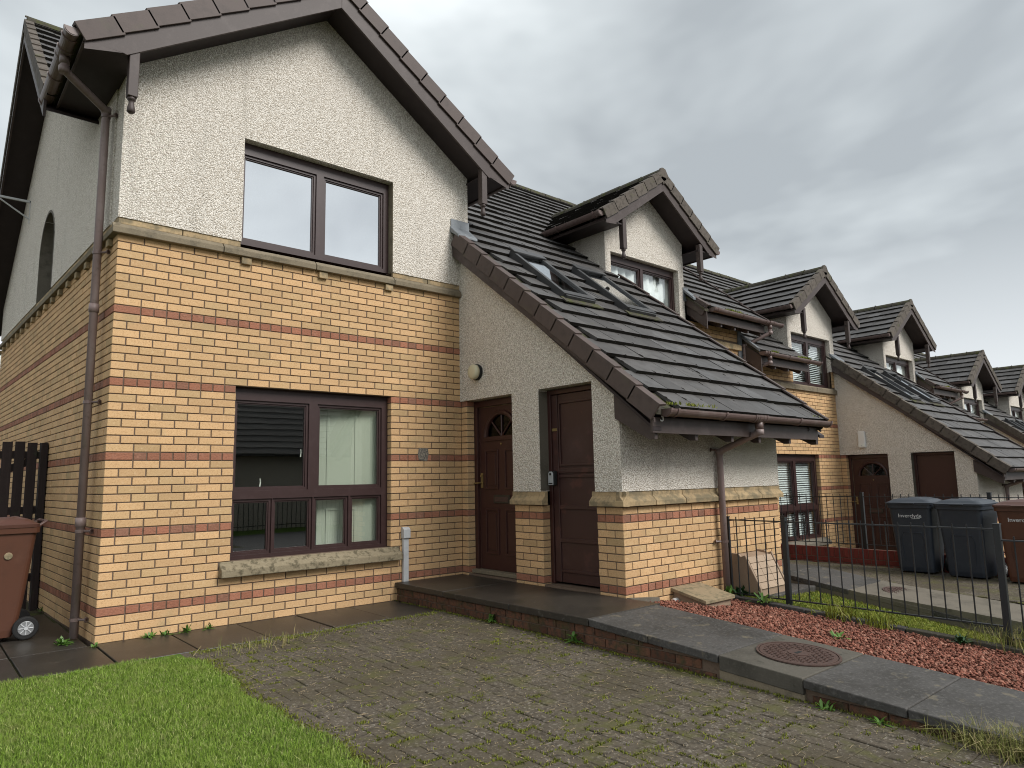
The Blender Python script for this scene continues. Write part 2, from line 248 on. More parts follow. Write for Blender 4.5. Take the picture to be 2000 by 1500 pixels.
# bricks -----------------------------------------------------------
BV = lambda w, h: ([(.003, 0, .003), (w - .003, 0, .003), (w - .003, 0, h - .003), (.003, 0, h - .003), (0, .003, 0), (w, .003, 0), (w, .003, h), (0, .003, h), (0, .045, 0), (w, .045, 0), (w, .045, h), (0, .045, h)],
    [(0, 1, 2, 3), (4, 5, 1, 0), (5, 6, 2, 1), (6, 7, 3, 2), (7, 4, 0, 3), (8, 9, 5, 4), (9, 10, 6, 5), (10, 11, 7, 6), (11, 8, 4, 7)])
BM = {}
def brick_mesh(w, h, m):
    k = (round(w, 3), round(h, 3), m)
    if k not in BM:
        me = bpy.data.meshes.new('brick'); v, fcs = BV(*k[:2]); me.from_pydata(v, [], fcs); me.materials.append(MATS[m]); BM[k] = me
    return BM[k]
def courses(u0, u1, c0, c1, holes=(), phase=0, red=(), L=.225, H=.075, g=.0055):
    out = []
    for c in range(c0, c1):
        st = L / 2 if c in red else L; off = 0 if c % 2 == phase else L / 2
        js = [u0] + [k * st + off for k in range(-2, int((u1) / st) + 3) if u0 + .02 < k * st + off < u1 - .02] + [u1]
        if c in red and len(js) > 4 and c % 2: js.pop(1)
        za, zb = c * H + .005, c * H + H - .005
        for a, b in zip(js, js[1:]):
            seg = [(a + (g if a > u0 else .0015), b - (g if b < u1 else .0015))]
            for (h0, h1, k0, k1) in holes:
                if zb > k0 + .012 and za < k1 - .012:
                    ns = []
                    for (p, q) in seg:
                        if q <= h0 or p >= h1: ns.append((p, q)); continue
                        if p < h0 - .015: ns.append((p, h0))
                        if q > h1 + .015: ns.append((h1, q))
                    seg = ns
            out += [(p, q, za, zb, c in red) for p, q in seg if q - p > .012]
    return out
class Bricks:
    def __init__(s): s.L = []
    def wall(s, parent, M, bricks, buff='brick_buff', red='brick_red', vis=True):
        for b in bricks:
            w = b[1] - b[0]; p = M @ Vector(((b[0] + b[1]) / 2, 0, (b[2] + b[3]) / 2)); ok = vis(p) if callable(vis) else vis
            n = (M.to_3x3() @ Vector((0, -1, 0))); vd = (CP - p).normalized(); sc = score(p, w * max(0, n.dot(vd))) if ok else 0
            s.L.append((sc, parent, M, b, red if b[4] else buff))
    def finish(s, house, n=300):
        s.L.sort(key=lambda t: -t[0]); mats = sorted(set(t[4] for t in s.L)); mb = MB()
        for i, (sc, par, M, b, m) in enumerate(s.L):
            w, h = b[1] - b[0], b[3] - b[2]; j = random.gauss(0, .0011)
            if i < n and sc > 0: inst('brick', brick_mesh(w, h, m), M @ Matrix.Translation((b[0], j, b[2])), par)
            else:
                v, fcs = BV(w, h); mb.add([M @ Vector((b[0] + p[0], p[1] + j, b[2] + p[2])) for p in v], fcs, mats.index(m))
        if mb.v: tag(mb.build('brickwork', mats, house, recalc=False), kind='stuff')
# roof tiles -------------------------------------------------------
TV = lambda w, L, jl=0: ([(0, 0, .016), (w, 0, .016 + jl), (w, L, -.012), (0, L, -.012), (0, 0, .058), (w, 0, .058 + jl), (w, L, .014), (0, L, .014)],
    [(0, 3, 2, 1), (4, 5, 6, 7), (0, 1, 5, 4), (1, 2, 6, 5), (2, 3, 7, 6), (3, 0, 4, 7)])
TM = {}
class Tiles:
    def __init__(s): s.L = []
    def slope(s, parent, O, a, b, n, width, rows, keep, g=.325, tw=.30, m='tile', r0=0, u0=0):
        a, b, n, O = Vector(a), Vector(b), Vector(n), Vector(O)
        for i in range(r0, rows):
            js = [u0] + [k * tw + (tw / 2 if i % 2 else 0) for k in range(0, int(width / tw) + 2) if u0 + .03 < k * tw + (tw / 2 if i % 2 else 0) < width - .03] + [width]
            for p, q in zip(js, js[1:]):
                c = O + a * (p + q) / 2 + b * (i + .5) * g
                if not keep(c): continue
                s.L.append((score(c, 1), parent, O + a * (p + .0018) + b * i * g, a, b, n, q - p - .0036, g + .06, m))
    def finish(s, house, n=300):
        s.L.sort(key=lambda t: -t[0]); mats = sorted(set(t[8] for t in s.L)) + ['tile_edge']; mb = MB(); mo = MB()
        for i, (sc, par, O, a, b, nn, w, L, m) in enumerate(s.L):
            an = random.gauss(0, .004); dn = random.gauss(0, .0022); up = random.gauss(0, .003)
            M = Matrix(((a.x, b.x, nn.x, O.x), (a.y, b.y, nn.y, O.y), (a.z, b.z, nn.z, O.z), (0, 0, 0, 1))) @ Matrix.Translation((0, up, dn)) @ Matrix.Rotation(an, 4, 'Z')
            k = (round(w, 3), round(L, 3), m)
            if sc > .004 and nn.x == 0 and random.random() < .55:
                for _ in range(random.choice((1, 1, 2, 3))):
                    a_ = random.choice((0, w)); b_ = random.choice((.02, .2, .26)) + random.uniform(-.02, .05); hw, hl = random.uniform(.006, .014), random.uniform(.012, .035); zt_ = .058 - (.044 / L) * b_
                    mo.add([M @ Vector(p) for p in ((a_ - hw, b_ - hl * .6, zt_ - .002), (a_ + hw, b_ - hl, zt_ - .002), (a_ + hw * .7, b_ + hl, zt_ - .002), (a_ - hw, b_ + hl * .8, zt_ - .002), (a_, b_, zt_ + .007))], [(0, 1, 4), (1, 2, 4), (2, 3, 4), (3, 0, 4)])
            if i < n and sc > 0:
                if k not in TM:
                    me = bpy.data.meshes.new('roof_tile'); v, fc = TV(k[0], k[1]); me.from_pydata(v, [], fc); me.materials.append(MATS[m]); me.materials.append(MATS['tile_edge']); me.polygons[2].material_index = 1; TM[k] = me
                inst('roof_tile', TM[k], M, par)
            else:
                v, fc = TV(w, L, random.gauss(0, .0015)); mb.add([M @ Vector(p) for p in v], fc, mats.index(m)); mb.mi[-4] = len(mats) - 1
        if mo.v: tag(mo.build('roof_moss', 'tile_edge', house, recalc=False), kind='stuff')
        if mb.v: tag(mb.build('roof_tiling', mats, house, recalc=False), kind='stuff')

S = .8175; Z0 = 4.56; SN = math.hypot(1, S); YR = 3.75; G = .325; DY = G / SN; EY = -3.15
P = .68; PN = math.hypot(1, P)
zr = lambda y: Z0 - .036 * SN + S * y      # underlay plane of the terrace roof
def verge_caps(parent, p0, p1, out, nrm, mtl, n=None, hang=.15, name='verge_cap'):
    p0, p1, out, nrm = Vector(p0), Vector(p1), Vector(out), Vector(nrm); L = (p1 - p0).length; b = (p1 - p0).normalized(); n = n or max(1, round(L / G)); st = L / n
    for i in range(n):
        A = p0 + b * (st * i - .012); B = p0 + b * (st * (i + 1) + .012); mb = MB()
        def sec(Pt, up): # outer plate + top flange section
            return [Pt + out * .0 + nrm * (-hang + up), Pt + out * .022 + nrm * (-hang + up), Pt + out * .022 + nrm * (.058 + up), Pt - out * .075 + nrm * (.066 + up), Pt - out * .075 + nrm * (.046 + up), Pt + nrm * (.034 + up)]
        a_, b_ = sec(A, .014), sec(B, -.004); k = len(a_)
        mb.add(a_ + b_, [tuple(range(k))[::-1], tuple(range(k, 2 * k))] + [(j, (j + 1) % k, k + (j + 1) % k, k + j) for j in range(k)])
        mb.build(name, mtl, parent, bevel=.004)
def ridge_tiles(parent, p0, p1, mtl, L=.45, rad=.115, drop=0.):
    p0, p1 = Vector(p0), Vector(p1); d_ = (p1 - p0); n = max(1, round(d_.length / L)); b = d_.normalized(); x = Vector((0, 0, 1)).cross(b).normalized(); st = d_.length / n
    me = None
    for i in range(n):
        A = p0 + b * (st * i + .006)
        if me is None:
            mb = MB(); ks = [(-1, -.55), (-.85, -.1), (-.5, .28), (0, .42), (.5, .28), (.85, -.1), (1, -.55)]
            for t, e_ in ((0, 1.0), (st - .012, .95)):
                mb.v += [tuple(b * t + x * (c * rad * e_) + Vector((0, 0, h * rad * e_))) for c, h in ks]
                mb.v += [tuple(b * t + x * (c * rad * e_ * .85) + Vector((0, 0, h * rad * e_ - .02))) for c, h in ks]
            k = len(ks)
            for j in range(k - 1): mb.f += [(j, j + 1, 2 * k + j + 1, 2 * k + j), (k + j, 3 * k + j, 3 * k + j + 1, k + j + 1), (j, k + j, k + j + 1, j + 1), (2 * k + j, 2 * k + j + 1, 3 * k + j + 1, 3 * k + j)]; mb.mi += [0] * 4
            mb.f += [tuple(range(k))[::-1], tuple(range(2 * k, 3 * k))]; mb.mi += [0, 0]
            ob = mb.build('ridge_tile', mtl, parent); me = ob.data; ob.matrix_basis = Matrix.Translation(A)
        else: inst('ridge_tile', me, Matrix.Translation(A + Vector((0, 0, random.uniform(-.006, .006)))), parent)
        if random.random() < .75:
            q = MB(); q.box(-.02, .02, -.012, .012, -.004, .012); oo = q.build('mortar_bedding', 'concrete_pale', parent); oo.matrix_basis = Matrix.Translation(A + Vector((0, 0, .42 * rad)))
def gutter(house, p0, p1, outlet=None, mtl='gutter', rad=.066, brk=True):
    p0, p1 = Vector(p0), Vector(p1); b = (p1 - p0).normalized(); x = Vector((0, 0, 1)).cross(b).normalized(); mb = MB(); n = 12
    for t in (p0, p1):
        for rr in (rad, rad - .006):
            mb.v += [tuple(t + x * (math.cos(math.pi + math.pi * k / n) * rr) + Vector((0, 0, math.sin(math.pi + math.pi * k / n) * rr))) for k in range(n + 1)]
    k = n + 1
    for j in range(n): mb.f += [(j, j + 1, 2 * k + j + 1, 2 * k + j), (k + j, 3 * k + j, 3 * k + j + 1, k + j + 1)]; mb.mi += [0, 0]
    mb.f += [(0, k, 3 * k, 2 * k), (k - 1, 2 * k - 1, 4 * k - 1, 3 * k - 1)[::-1]]; mb.mi += [0, 0]
    mb.f += [tuple(range(k)), tuple(range(2 * k, 3 * k))[::-1]]; mb.mi += [0, 0]
    go = mb.build('gutter', mtl, house, smooth=False)
    L = (p1 - p0).length
    def collar(t, w, rr, nm):
        q = MB()
        for s_ in (-w / 2, w / 2):
            c = p0 + b * (t + s_); q.v += [tuple(c + x * (math.cos(math.pi * .98 + math.pi * 1.04 * k_ / n) * r2) + Vector((0, 0, math.sin(math.pi * .98 + math.pi * 1.04 * k_ / n) * r2))) for r2 in (rr, rad - .001) for k_ in range(n + 1)]
        for j in range(n): q.f += [(j, j + 1, 2 * k + j + 1, 2 * k + j), (j, k + j, k + j + 1, j + 1), (2 * k + j, 2 * k + j + 1, 3 * k + j + 1, 3 * k + j)]; q.mi += [0] * 3
        q.f += [(0, 2 * k, 3 * k, k), (n, n + k, n + 3 * k, n + 2 * k)]; q.mi += [0, 0]
        return q.build(nm, mtl, go)
    for t in (.02, L - .02): collar(t, .03, rad + .008, 'end_stop')
    if brk:
        t = .13
        while t < L - .1: collar(t, .028, rad + .009, 'gutter_bracket'); t += .8
    if outlet is not None:
        t = outlet if outlet >= 0 else L + outlet; collar(t, .16, rad + .007, 'outlet'); collar(t - .07, .025, rad + .011, 'outlet'); collar(t + .07, .025, rad + .011, 'outlet')
        c = p0 + b * t; MB().tube([c + Vector((0, 0, -rad + .01)), c + Vector((0, 0, -rad - .075))], .042, 12).build('outlet', mtl, go, smooth=True)
    return go
def arc_pipe(pts, rad_b=.06, n=5):
    pts = [Vector(p) for p in pts]; out = [pts[0]]
    for i in range(1, len(pts) - 1):
        a = (pts[i - 1] - pts[i]).normalized(); c = (pts[i + 1] - pts[i]).normalized(); A = pts[i] + a * rad_b; C = pts[i] + c * rad_b
        for k in range(n + 1): t = k / n; out.append(A * (1 - t) ** 2 + pts[i] * 2 * t * (1 - t) + C * t * t)
    return out + [pts[-1]]
def downpipe(house, pts, brackets=(), wall=None, mtl='pipe', rad=.036, sockets=()):
    o = MB().tube(arc_pipe(pts), rad, 14).build('downpipe', mtl, house, smooth=True)
    V_ = [Vector(p) for p in pts]
    for p in V_[1:-1]: MB().tube([p - Vector((0, 0, .03)), p + Vector((0, 0, .03))], rad + .009, 12).build('pipe_joint', mtl, o, smooth=True)
    for z in sockets:
        e_ = V_[-1]; MB().tube([(e_.x, e_.y, z - .03), (e_.x, e_.y, z - .028), (e_.x, e_.y, z + .05), (e_.x, e_.y, z + .052)], [rad, rad + .008, rad + .008, rad], 14).build('pipe_socket', mtl, o, smooth=True)
    for z in brackets:
        e_ = V_[-1]; q = MB().tube([(e_.x, e_.y, z - .014), (e_.x, e_.y, z + .014)], rad + .006, 14); w = Vector(wall); s_ = Vector((e_.x, e_.y, z))
        q.tube([s_, s_ + w], .011, 8); q.tube([s_ + w * .93, s_ + w], .024, 8); q.build('pipe_bracket', 'gutter', o)
    return o
def window(house, M, x0, x1, z0, z1, lights, glz, yd=.085, mtl='frame_brown', open_=None, proud=()):
    hol = lambda u, v, e_=0: any(a - e_ < u < b + e_ and c - e_ < v < d_ + e_ for a, b, c, d_ in lights)
    us = [x0, x1] + [t for l in lights for t in l[:2]]; vs = [z0, z1] + [t for l in lights for t in l[2:]]
    mb = MB(M); fm = lambda u, v, t: (u, yd + t, v)
    mb.grid(us, vs, lambda u, v: not hol(u, v), lambda u, v, t: (u, yd + .018 + t, v), .05)
    us2 = [x0, x1] + [t + s_ for l in lights for t, s_ in ((l[0], -.026), (l[1], .026))]; vs2 = [z0, z1] + [t + s_ for l in lights for t, s_ in ((l[2], -.026), (l[3], .026))]
    mb.grid(us2, vs2, lambda u, v: not hol(u, v, .026), lambda u, v, t: (u, yd + t, v), .0175)
    w = mb.build('window', mtl, house)
    for i, (a, b, c, d_) in enumerate(lights):
        q = MB(M)
        e_ = .014
        q.grid([a, a + e_, b - e_, b], [c, c + e_, d_ - e_, d_], lambda u, v: not (a + e_ < u < b - e_ and c + e_ < v < d_ - e_), lambda u, v, t: (u, yd + .030 + t, v), .02); q.build('casement_bead', mtl, w)
        q = MB(M); q.box(a + e_, b - e_, yd + .046, yd + .049, c + e_, d_ - e_); q.build('pane', glz[i] if isinstance(glz, list) else glz, w)
    return w
def stones(house, M, u0, u1, z, prof, mtl, L=.675, name='string_stone', par=None, mi2=None):
    """string course in separate stones; prof = [(out, z)] closed section"""
    n = max(1, round((u1 - u0) / L)); st = (u1 - u0) / n; par = par or house
    for i in range(n):
        a, b = u0 + st * i + (.004 if i else 0), u0 + st * (i + 1) - (.004 if i < n - 1 else 0)
        mb = MB(M); mb.prism([(a, -o_, z + h) for o_, h in prof], (b - a, 0, 0)); mb.build(name, mtl, par, bevel=.005)
def pendant(house, x, y, zt, zb, w=.085):
    mb = MB(); mb.box(x - w / 2, x + w / 2, y - w / 2, y + w / 2, zb + .15, zt)
    o = mb.build('pendant', 'timber', house, bevel=.006); q = MB()
    q.tube([(x, y, zb + .15), (x, y, zb + .125), (x, y, zb + .12), (x, y, zb + .09), (x, y, zb + .05), (x, y, zb + .015), (x, y, zb)], [.036, .036, .024, .024, .033, .036, .02], 12); q.build('finial', 'timber', o, smooth=True)
    return o
def curtain(house, M, x0, x1, z0, z1, y, mtl='curtain', amp=.025, n=60):
    mb = MB(M); p = [(x0 + (x1 - x0) * i / n, y + amp * math.sin(i * .9) + .6 * amp * math.sin(i * .37 + 1)) for i in range(n + 1)]
    mb.v = [(a, b, z) for z in (z0, z1) for a, b in p]; mb.f = [(i, i + 1, n + 2 + i, n + 1 + i) for i in range(n)]; mb.mi = [0] * n
    o = mb.build('curtain', mtl, house, smooth=True, recalc=False); s_ = o.modifiers.new('s', 'SOLIDIFY'); s_.thickness = .004; return o
def gable_roof(house, tiles, xc, hs, za, ox, dz, vmat, bmat, wallL, wallR, box_z, barge_d, pend, first=False, nrow=None, g=G):
    """roof with its ridge running back into the terrace roof. za = tile top at the apex"""
    X = lambda x: x + ox
    yf = -.40; zu = za - .036 * PN + dz; ze = za - P * hs + dz
    yint = lambda x: ((zu - P * abs(x - xc)) - (Z0 - .05 + dz)) / S
    ro = MB(); ya = yint(xc) + .1; yb = max(yint(xc - hs), 0) + .1
    for s_ in (-1, 1):
        A = [(X(xc + s_ * hs), yf, zu - P * hs), (X(xc), yf, zu), (X(xc), ya, zu), (X(xc + s_ * hs), yb, zu - P * hs)]
        ro.prism(A, (0, 0, -.045))
    roof = ro.build('roof', 'tile_moss', house)
    keep = lambda c: c.z > Z0 + dz + S * c.y - .22 and c.y < ya
    L = hs * PN; rows = nrow or int(L / g + .3); gg = L / rows
    tiles.slope(roof, (X(xc - hs), ya, zu - P * hs), (0, -1, 0), Vector((1, 0, P)) / PN, Vector((-P, 0, 1)) / PN, ya - yf - .02, rows, keep, gg)
    tiles.slope(roof, (X(xc + hs), yf + .02, zu - P * hs), (0, 1, 0), Vector((-1, 0, P)) / PN, Vector((P, 0, 1)) / PN, ya - yf - .02, rows, keep, gg)
    verge_caps(roof, (X(xc - hs), yf, zu - P * hs), (X(xc), yf, zu), (0, -1, 0), Vector((-P, 0, 1)) / PN, vmat, rows, hang=.115)
    verge_caps(roof, (X(xc + hs), yf, zu - P * hs), (X(xc), yf, zu), (0, -1, 0), Vector((P, 0, 1)) / PN, vmat, rows, hang=.115)
    ridge_tiles(roof, (X(xc), yf - .015, zu + .04), (X(xc), ya - .05, zu + .04), bmat)
    q = MB(); q.prism([(X(xc - .16), yf - .026, zu - .065), (X(xc + .16), yf - .026, zu - .065), (X(xc + .05), yf - .026, zu + .092), (X(xc - .05), yf - .026, zu + .092)], (0, .05, 0)); q.build('apex_cap', vmat, roof, bevel=.006)
    q = MB(); q.prism([(X(xc - .10), yf - .018, zu - .02), (X(xc), yf - .018, zu - .19), (X(xc + .10), yf - .018, zu - .02)], (0, .035, 0)); q.build('apex_cap', vmat, roof)
    zt, zb = zu - .075, za + dz - barge_d
    xb = (zb - (box_z + dz)) / P
    for s_ in (-1, 1):
        e_ = hs - .03
        poly = [(X(xc + s_ * e_), zt - P * e_), (X(xc), zt), (X(xc), zb), (X(xc + s_ * xb), box_z + dz), (X(xc + s_ * e_), box_z + dz)]
        mb = MB(); mb.prism([(a, -.396, b) for a, b in poly], (0, .026, 0)); bo = mb.build('bargeboard', 'timber', house, bevel=.003)
        # scarf plate where the board meets the boxed eaves
        a0 = xb + .02; mb = MB(); mb.prism([(X(xc + s_ * a0), -.399, box_z + dz + .004), (X(xc + s_ * (e_ - .01)), -.399, box_z + dz + .004), (X(xc + s_ * (e_ - .01)), -.399, zt - P * e_ - .10), (X(xc + s_ * a0), -.399, zt - P * a0 - .24)], (0, .0025, 0)); mb.build('end_plate', 'timber', bo)
        # sloping soffit behind the board
        sw = wallR - xc if s_ > 0 else xc - wallL
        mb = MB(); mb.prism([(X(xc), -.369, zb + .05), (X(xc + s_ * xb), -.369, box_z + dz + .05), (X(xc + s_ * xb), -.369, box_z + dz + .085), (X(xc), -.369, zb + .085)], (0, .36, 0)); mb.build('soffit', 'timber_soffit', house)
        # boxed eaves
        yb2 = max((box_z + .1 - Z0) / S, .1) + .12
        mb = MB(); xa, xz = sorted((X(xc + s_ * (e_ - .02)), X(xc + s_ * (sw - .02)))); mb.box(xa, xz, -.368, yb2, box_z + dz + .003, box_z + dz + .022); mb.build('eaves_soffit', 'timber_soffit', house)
        mb = MB(); xa, xz = sorted((X(xc + s_ * (e_ - .0)), X(xc + s_ * (e_ - .019)))); mb.box(xa, xz, -.368, yb2, box_z + dz - .012, zt - P * e_ - .01); mb.build('fascia', 'timber', house)
        gutter(house, (X(xc + s_ * (hs + .045)), -.385, ze - .03), (X(xc + s_ * (hs + .045)), yb2 + .12, ze - .03), outlet=.42 if (first and s_ < 0) else None)
        pendant(house, X(xc + s_ * pend), -.345, box_z + dz + .12, box_z + dz - .52)
    return roof, ya

RED = {3, 12, 21, 30, 39}
def build_pair(ox, dz, first, lab, label_a, label_b, detail):
    """two mirrored houses that share one projecting porch; x 0..5.41 and 5.41..10.5"""
    X = lambda x: x + ox; XS = 5.41
    hA = thing('terraced_house', (X(2.0), 2.0, dz), label_a, 'house', 'houses of the terrace')
    hB = thing('terraced_house', (X(8.0), 2.0, dz), label_b, 'house', 'houses of the terrace')
    bA, bB, tA, tB = Bricks(), Bricks(), Tiles(), Tiles()
    F = FR(ox, 0, dz); PS = SIDE(3.9375 + ox, 0, dz); PF = FR(3.9375 + ox, -2.5875, dz)
    LW = (1.125, 2.925, .60, 2.325)
    uw = (1.125, 2.925, 3.83, 4.96) if first else (2.05, 3.80, 3.80, 4.90)
    zwall = 3.675
    # ---- house A: brick front
    mb = MB(F); mb.grid([.006, 3.94, LW[0], LW[1]], [-.3, zwall, LW[2], LW[3]], lambda u, v: not (LW[0] < u < LW[1] and LW[2] < v < LW[3]), lambda u, v, t: (u, .0080 + t, v), .28)
    wA = mb.build('brick_wall', 'mortar', hA)
    vA = True if first else (lambda p: p.x > X(.95) and p.z > dz + .3)
    bA.wall(wA, SIDE(2.9205 + ox, .088, dz), [(.0, .086, c_ * .075 + .005, c_ * .075 + .07, c_ in RED) for c_ in range(8, 31)], vis=False)
    bA.wall(wA, F, courses(0 if first else .01, 3.9375, 0, 49, [LW, (1.02, 3.03, .45, .6)], 0, RED), vis=vA)
    prof = [(0, 0), (.055, .005), (.055, .062), (.012, .105), (0, .105)]
    if first:
        stones(hA, F, -.056, 3.93, 3.662, prof, 'stone_dark', .92)
        stones(hA, F, -.004, 1.12, 3.768, [(-.03, 0), (.006, 0), (.006, .064), (-.03, .064)], 'stone', .56); stones(hA, F, 2.93, 3.93, 3.768, [(-.03, 0), (.006, 0), (.006, .064), (-.03, .064)], 'stone', .5)
        for x in (1.18, 2.03, 2.87): q = MB(F); q.box(x - .05, x + .05, -.035, .0, 3.59, 3.66); q.build('corbel', 'stone', hA, bevel=.004)
    else:
        stones(hA, F, .02, 3.99, 3.662, [(0, 0), (.05, .005), (.05, .10), (.012, .13), (0, .13)], 'stone_dark', .92)
    # upper front
    hw = MB(F)
    if first:
        hw.grid([-.012, 4.06, uw[0], uw[1]], [3.828, 5.3, uw[3]], lambda u, v: not (uw[0] < u < uw[1] and v < uw[3]), lambda u, v, t: (u, -.016 + t, v), .30)
        zz = lambda x: 6.84 - P * abs(x - 2.02)
        hw.prism([(-.012, -.016, 5.3), (4.06, -.016, 5.3), (4.06, -.016, zz(4.06)), (2.02, -.016, zz(2.02)), (-.012, -.016, zz(0))], (0, .3, 0))
        hw.box(4.06 - .02, 4.06, .285, 1.6, 4.4, 5.5)
        hw.build('harled_wall', 'harl', hA)
        q = MB(F); q.box(uw[1] - .004, uw[1] + .0, -.012, .10, 3.832, 4.955); q.build('window_reveal', 'stone_dark', hA)
    else:
        # brick beside the upper window, harled dormer head
        xc = 3.0
        q = MB(F); q.grid([.05, 3.94, uw[0], uw[1]], [3.79, 4.18, 4.12], lambda u, v: not (uw[0] < u < uw[1]), lambda u, v, t: (u, .0080 + t, v), .28); wU = q.build('brick_wall', 'mortar', hA)
        bA.wall(wU, F, courses(.06, 3.9375, 51, 56, [(uw[0], uw[1], 3.7, 5)], 0), vis=lambda p: p.x > X(3.7))
        zz = lambda x: 6.20 - P * abs(x - xc)
        hw.grid([1.90, 3.98, uw[0], uw[1]], [4.18, 5.1, uw[3]], lambda u, v: not (uw[0] < u < uw[1] and v < uw[3]), lambda u, v, t: (u, -.016 + t, v), .30)
        hw.prism([(1.90, -.016, 5.1), (3.98, -.016, 5.1), (3.98, -.016, zz(3.98)), (xc, -.016, zz(xc)), (1.90, -.016, zz(1.9))], (0, .3, 0))
        hw.prism([(1.90, .284, 4.6), (1.90, 1.1, 5.3), (1.90, .284, 5.3)], (.1, 0, 0)); hw.prism([(3.88, .284, 4.6), (3.88, 1.1, 5.3), (3.88, .284, 5.3)], (.1, 0, 0))
        hw.build('harled_wall', 'harl', hA)
    # ---- windows A
    lo = [(1.17, 1.92, 1.30, 2.17), (2.07, 2.815, 1.30, 2.17), (1.17, 1.53, .665, 1.165), (1.59, 1.975, .665, 1.165), (2.04, 2.40, .665, 1.165), (2.475, 2.815, .665, 1.165)]
    w1 = window(hA, F, LW[0] + .002, LW[1] - .002, LW[2] + .002, LW[3] - .002, lo, 'glass_low' if first else 'glass_mid')
    q = MB(F); q.prism([(1.02, .10, .598), (1.02, .0, .598), (1.02, -.005, .575), (1.02, -.085, .525), (1.02, -.085, .455), (1.02, .0, .452), (1.02, .10, .452)], (2.01, 0, 0)); q.build('sill', 'sill_stone' if first else 'concrete_pale', w1, bevel=.008)
    a, b = uw[0], uw[1]; mid = (a + b) / 2
    up = [(a + .045, mid - .07, uw[2] + .075, uw[3] - .155), (mid + .07, b - .10, uw[2] + .075, uw[3] - .155)]
    w2 = window(hA, F, a + .002, b - .006, uw[2] + .002, uw[3] - .002, up, 'glass_up' if first else 'glass_mid')
    if first:
        for xx, zz_ in ((1.885, 1.62), (1.45, 1.31)):
            q = MB(F); q.tube([(xx, .15, zz_), (xx + .012, .165, zz_ + .05), (xx + .005, .16, zz_ + .085)], .007, 8); q.build('handle', 'white_plastic', w1)
        # room behind the lower window: back wall, ceiling, floor and a pale panelled cupboard door
        q = MB(F); q.box(.3, 3.8, 3.4, 3.5, .1, 2.6); q.box(.2, .3, .3, 3.5, .1, 2.6); q.box(3.8, 3.9, .3, 3.5, .1, 2.6); q.build('room_wall', 'room_dark', hA)
        q = MB(F); q.box(.2, 3.9, .29, 3.5, 2.45, 2.55); q.box(.2, 3.9, .29, 3.5, .1, .2); q.build('room_floor', 'carpet', hA)
        Md = F @ Matrix.Translation((2.17, .27, .2)) @ Matrix.Rotation(math.radians(-7), 4, 'Z')
        q = MB(Md); q.box(-.03, 1.10, 0, .04, 0, 2.2); dd = q.build('interior_door', 'room_door', hA)
        for k in (0, .56):
            for z0, z1 in ((.12, .86), (1.02, 2.05)):
                q = MB(Md); q.grid([k + .07, k + .10, k + .40, k + .43], [z0, z0 + .03, z1 - .03, z1], lambda u, v, k=k, z0=z0, z1=z1: not (k + .10 < u < k + .40 and z0 + .03 < v < z1 - .03), lambda u, v, t: (u, -.009 + t, v), .008); q.build('panel_moulding', 'room_door', dd, bevel=.004)
    else:
        q = MB(F)
        for i in range(34):
            z = .68 + i * .046
            if z < 2.2: q.add([(1.5, .19, z), (2.84, .19, z), (2.84, .215, z + .028), (1.5, .215, z + .028)], [(0, 1, 2, 3)])
        bl = q.build('window_blind', 'blind', hA, recalc=False); s_ = bl.modifiers.new('s', 'SOLIDIFY'); s_.thickness = .003
        q = MB(F)
        for i in range(22): z = uw[2] + .07 + i * .042; q.add([(a + .05, .19, z), (b - .09, .19, z), (b - .09, .215, z + .026), (a + .05, .215, z + .026)], [(0, 1, 2, 3)])
        bl = q.build('window_blind', 'blind', hA, recalc=False); s_ = bl.modifiers.new('s', 'SOLIDIFY'); s_.thickness = .003
        q = MB(F); q.box(.3, 3.8, 1.4, 1.5, .1, 5.0); q.build('room_wall', 'room_dark', hA)
    for h_, a_, b_ in ((hA, -.2 if first else .0, XS), (hB, XS, 10.49)): q = MB(); q.box(X(a_), X(b_), 7.15, 7.40, dz - .5, dz + 4.55); q.build('rear_wall', 'harl', h_)
    q = MB(); q.box(X(10.30), X(10.48), .3, 7.14, dz - .5, dz + 4.5); q.build('party_wall', 'room_dark', hB)
    # ---- left side wall (end house only)
    if first:
        SK = .033; LS = SIDE(-SK * 7.425, 7.425, 0, SK)
        q = MB(LS); q.grid([0, 7.418], [-.4, 3.675], lambda u, v: True, lambda u, v, t: (u, .0080 + t, v), .27); wS = q.build('brick_wall', 'mortar', hA)
        bA.wall(wS, LS, courses(0, 7.425, 0, 49, (), 1, RED))
        n_ = 16
        stones(hA, LS, .1, 7.425 + .056, 3.662, prof, 'stone_dark', .92); stones(hA, LS, .1, 7.42, 3.768, [(-.03, 0), (.006, 0), (.006, .064), (-.03, .064)], 'stone', .7)
        for k in range(17): u = 7.425 - .22 - k * .45; q = MB(LS); q.box(u - .05, u + .05, -.04, 0, 3.59, 3.66); q.build('corbel', 'stone', hA, bevel=.004)
        zz = lambda y: Z0 - .13 + S * y if y < YR else Z0 - .13 + S * (2 * YR - y)
        U = lambda y: 7.425 - y
        ac, aw, as_ = 3.62, .50, 4.42; us = [U(1.45), U(6.05)] + [U(ac) + aw * t / 12 for t in range(-12, 13)]; vs = [3.828, 5.62, as_] + [as_ + .55 * t / 14 for t in range(0, 15)]
        hole = lambda u, v: abs(u - U(ac)) < aw and v < as_ + .55 * math.sqrt(max(0, 1 - ((u - U(ac)) / aw) ** 2))
        q = MB(LS); q.grid(us, vs, lambda u, v: not hole(u, v), lambda u, v, t: (u, -.016 + t, v), .28)
        q.prism([(U(0) - .285, -.016, 3.828), (U(1.45), -.016, 3.828), (U(1.45), -.016, zz(1.45)), (U(.9), -.016, 5.42), (U(0) - .285, -.016, 5.42)], (0, .28, 0))
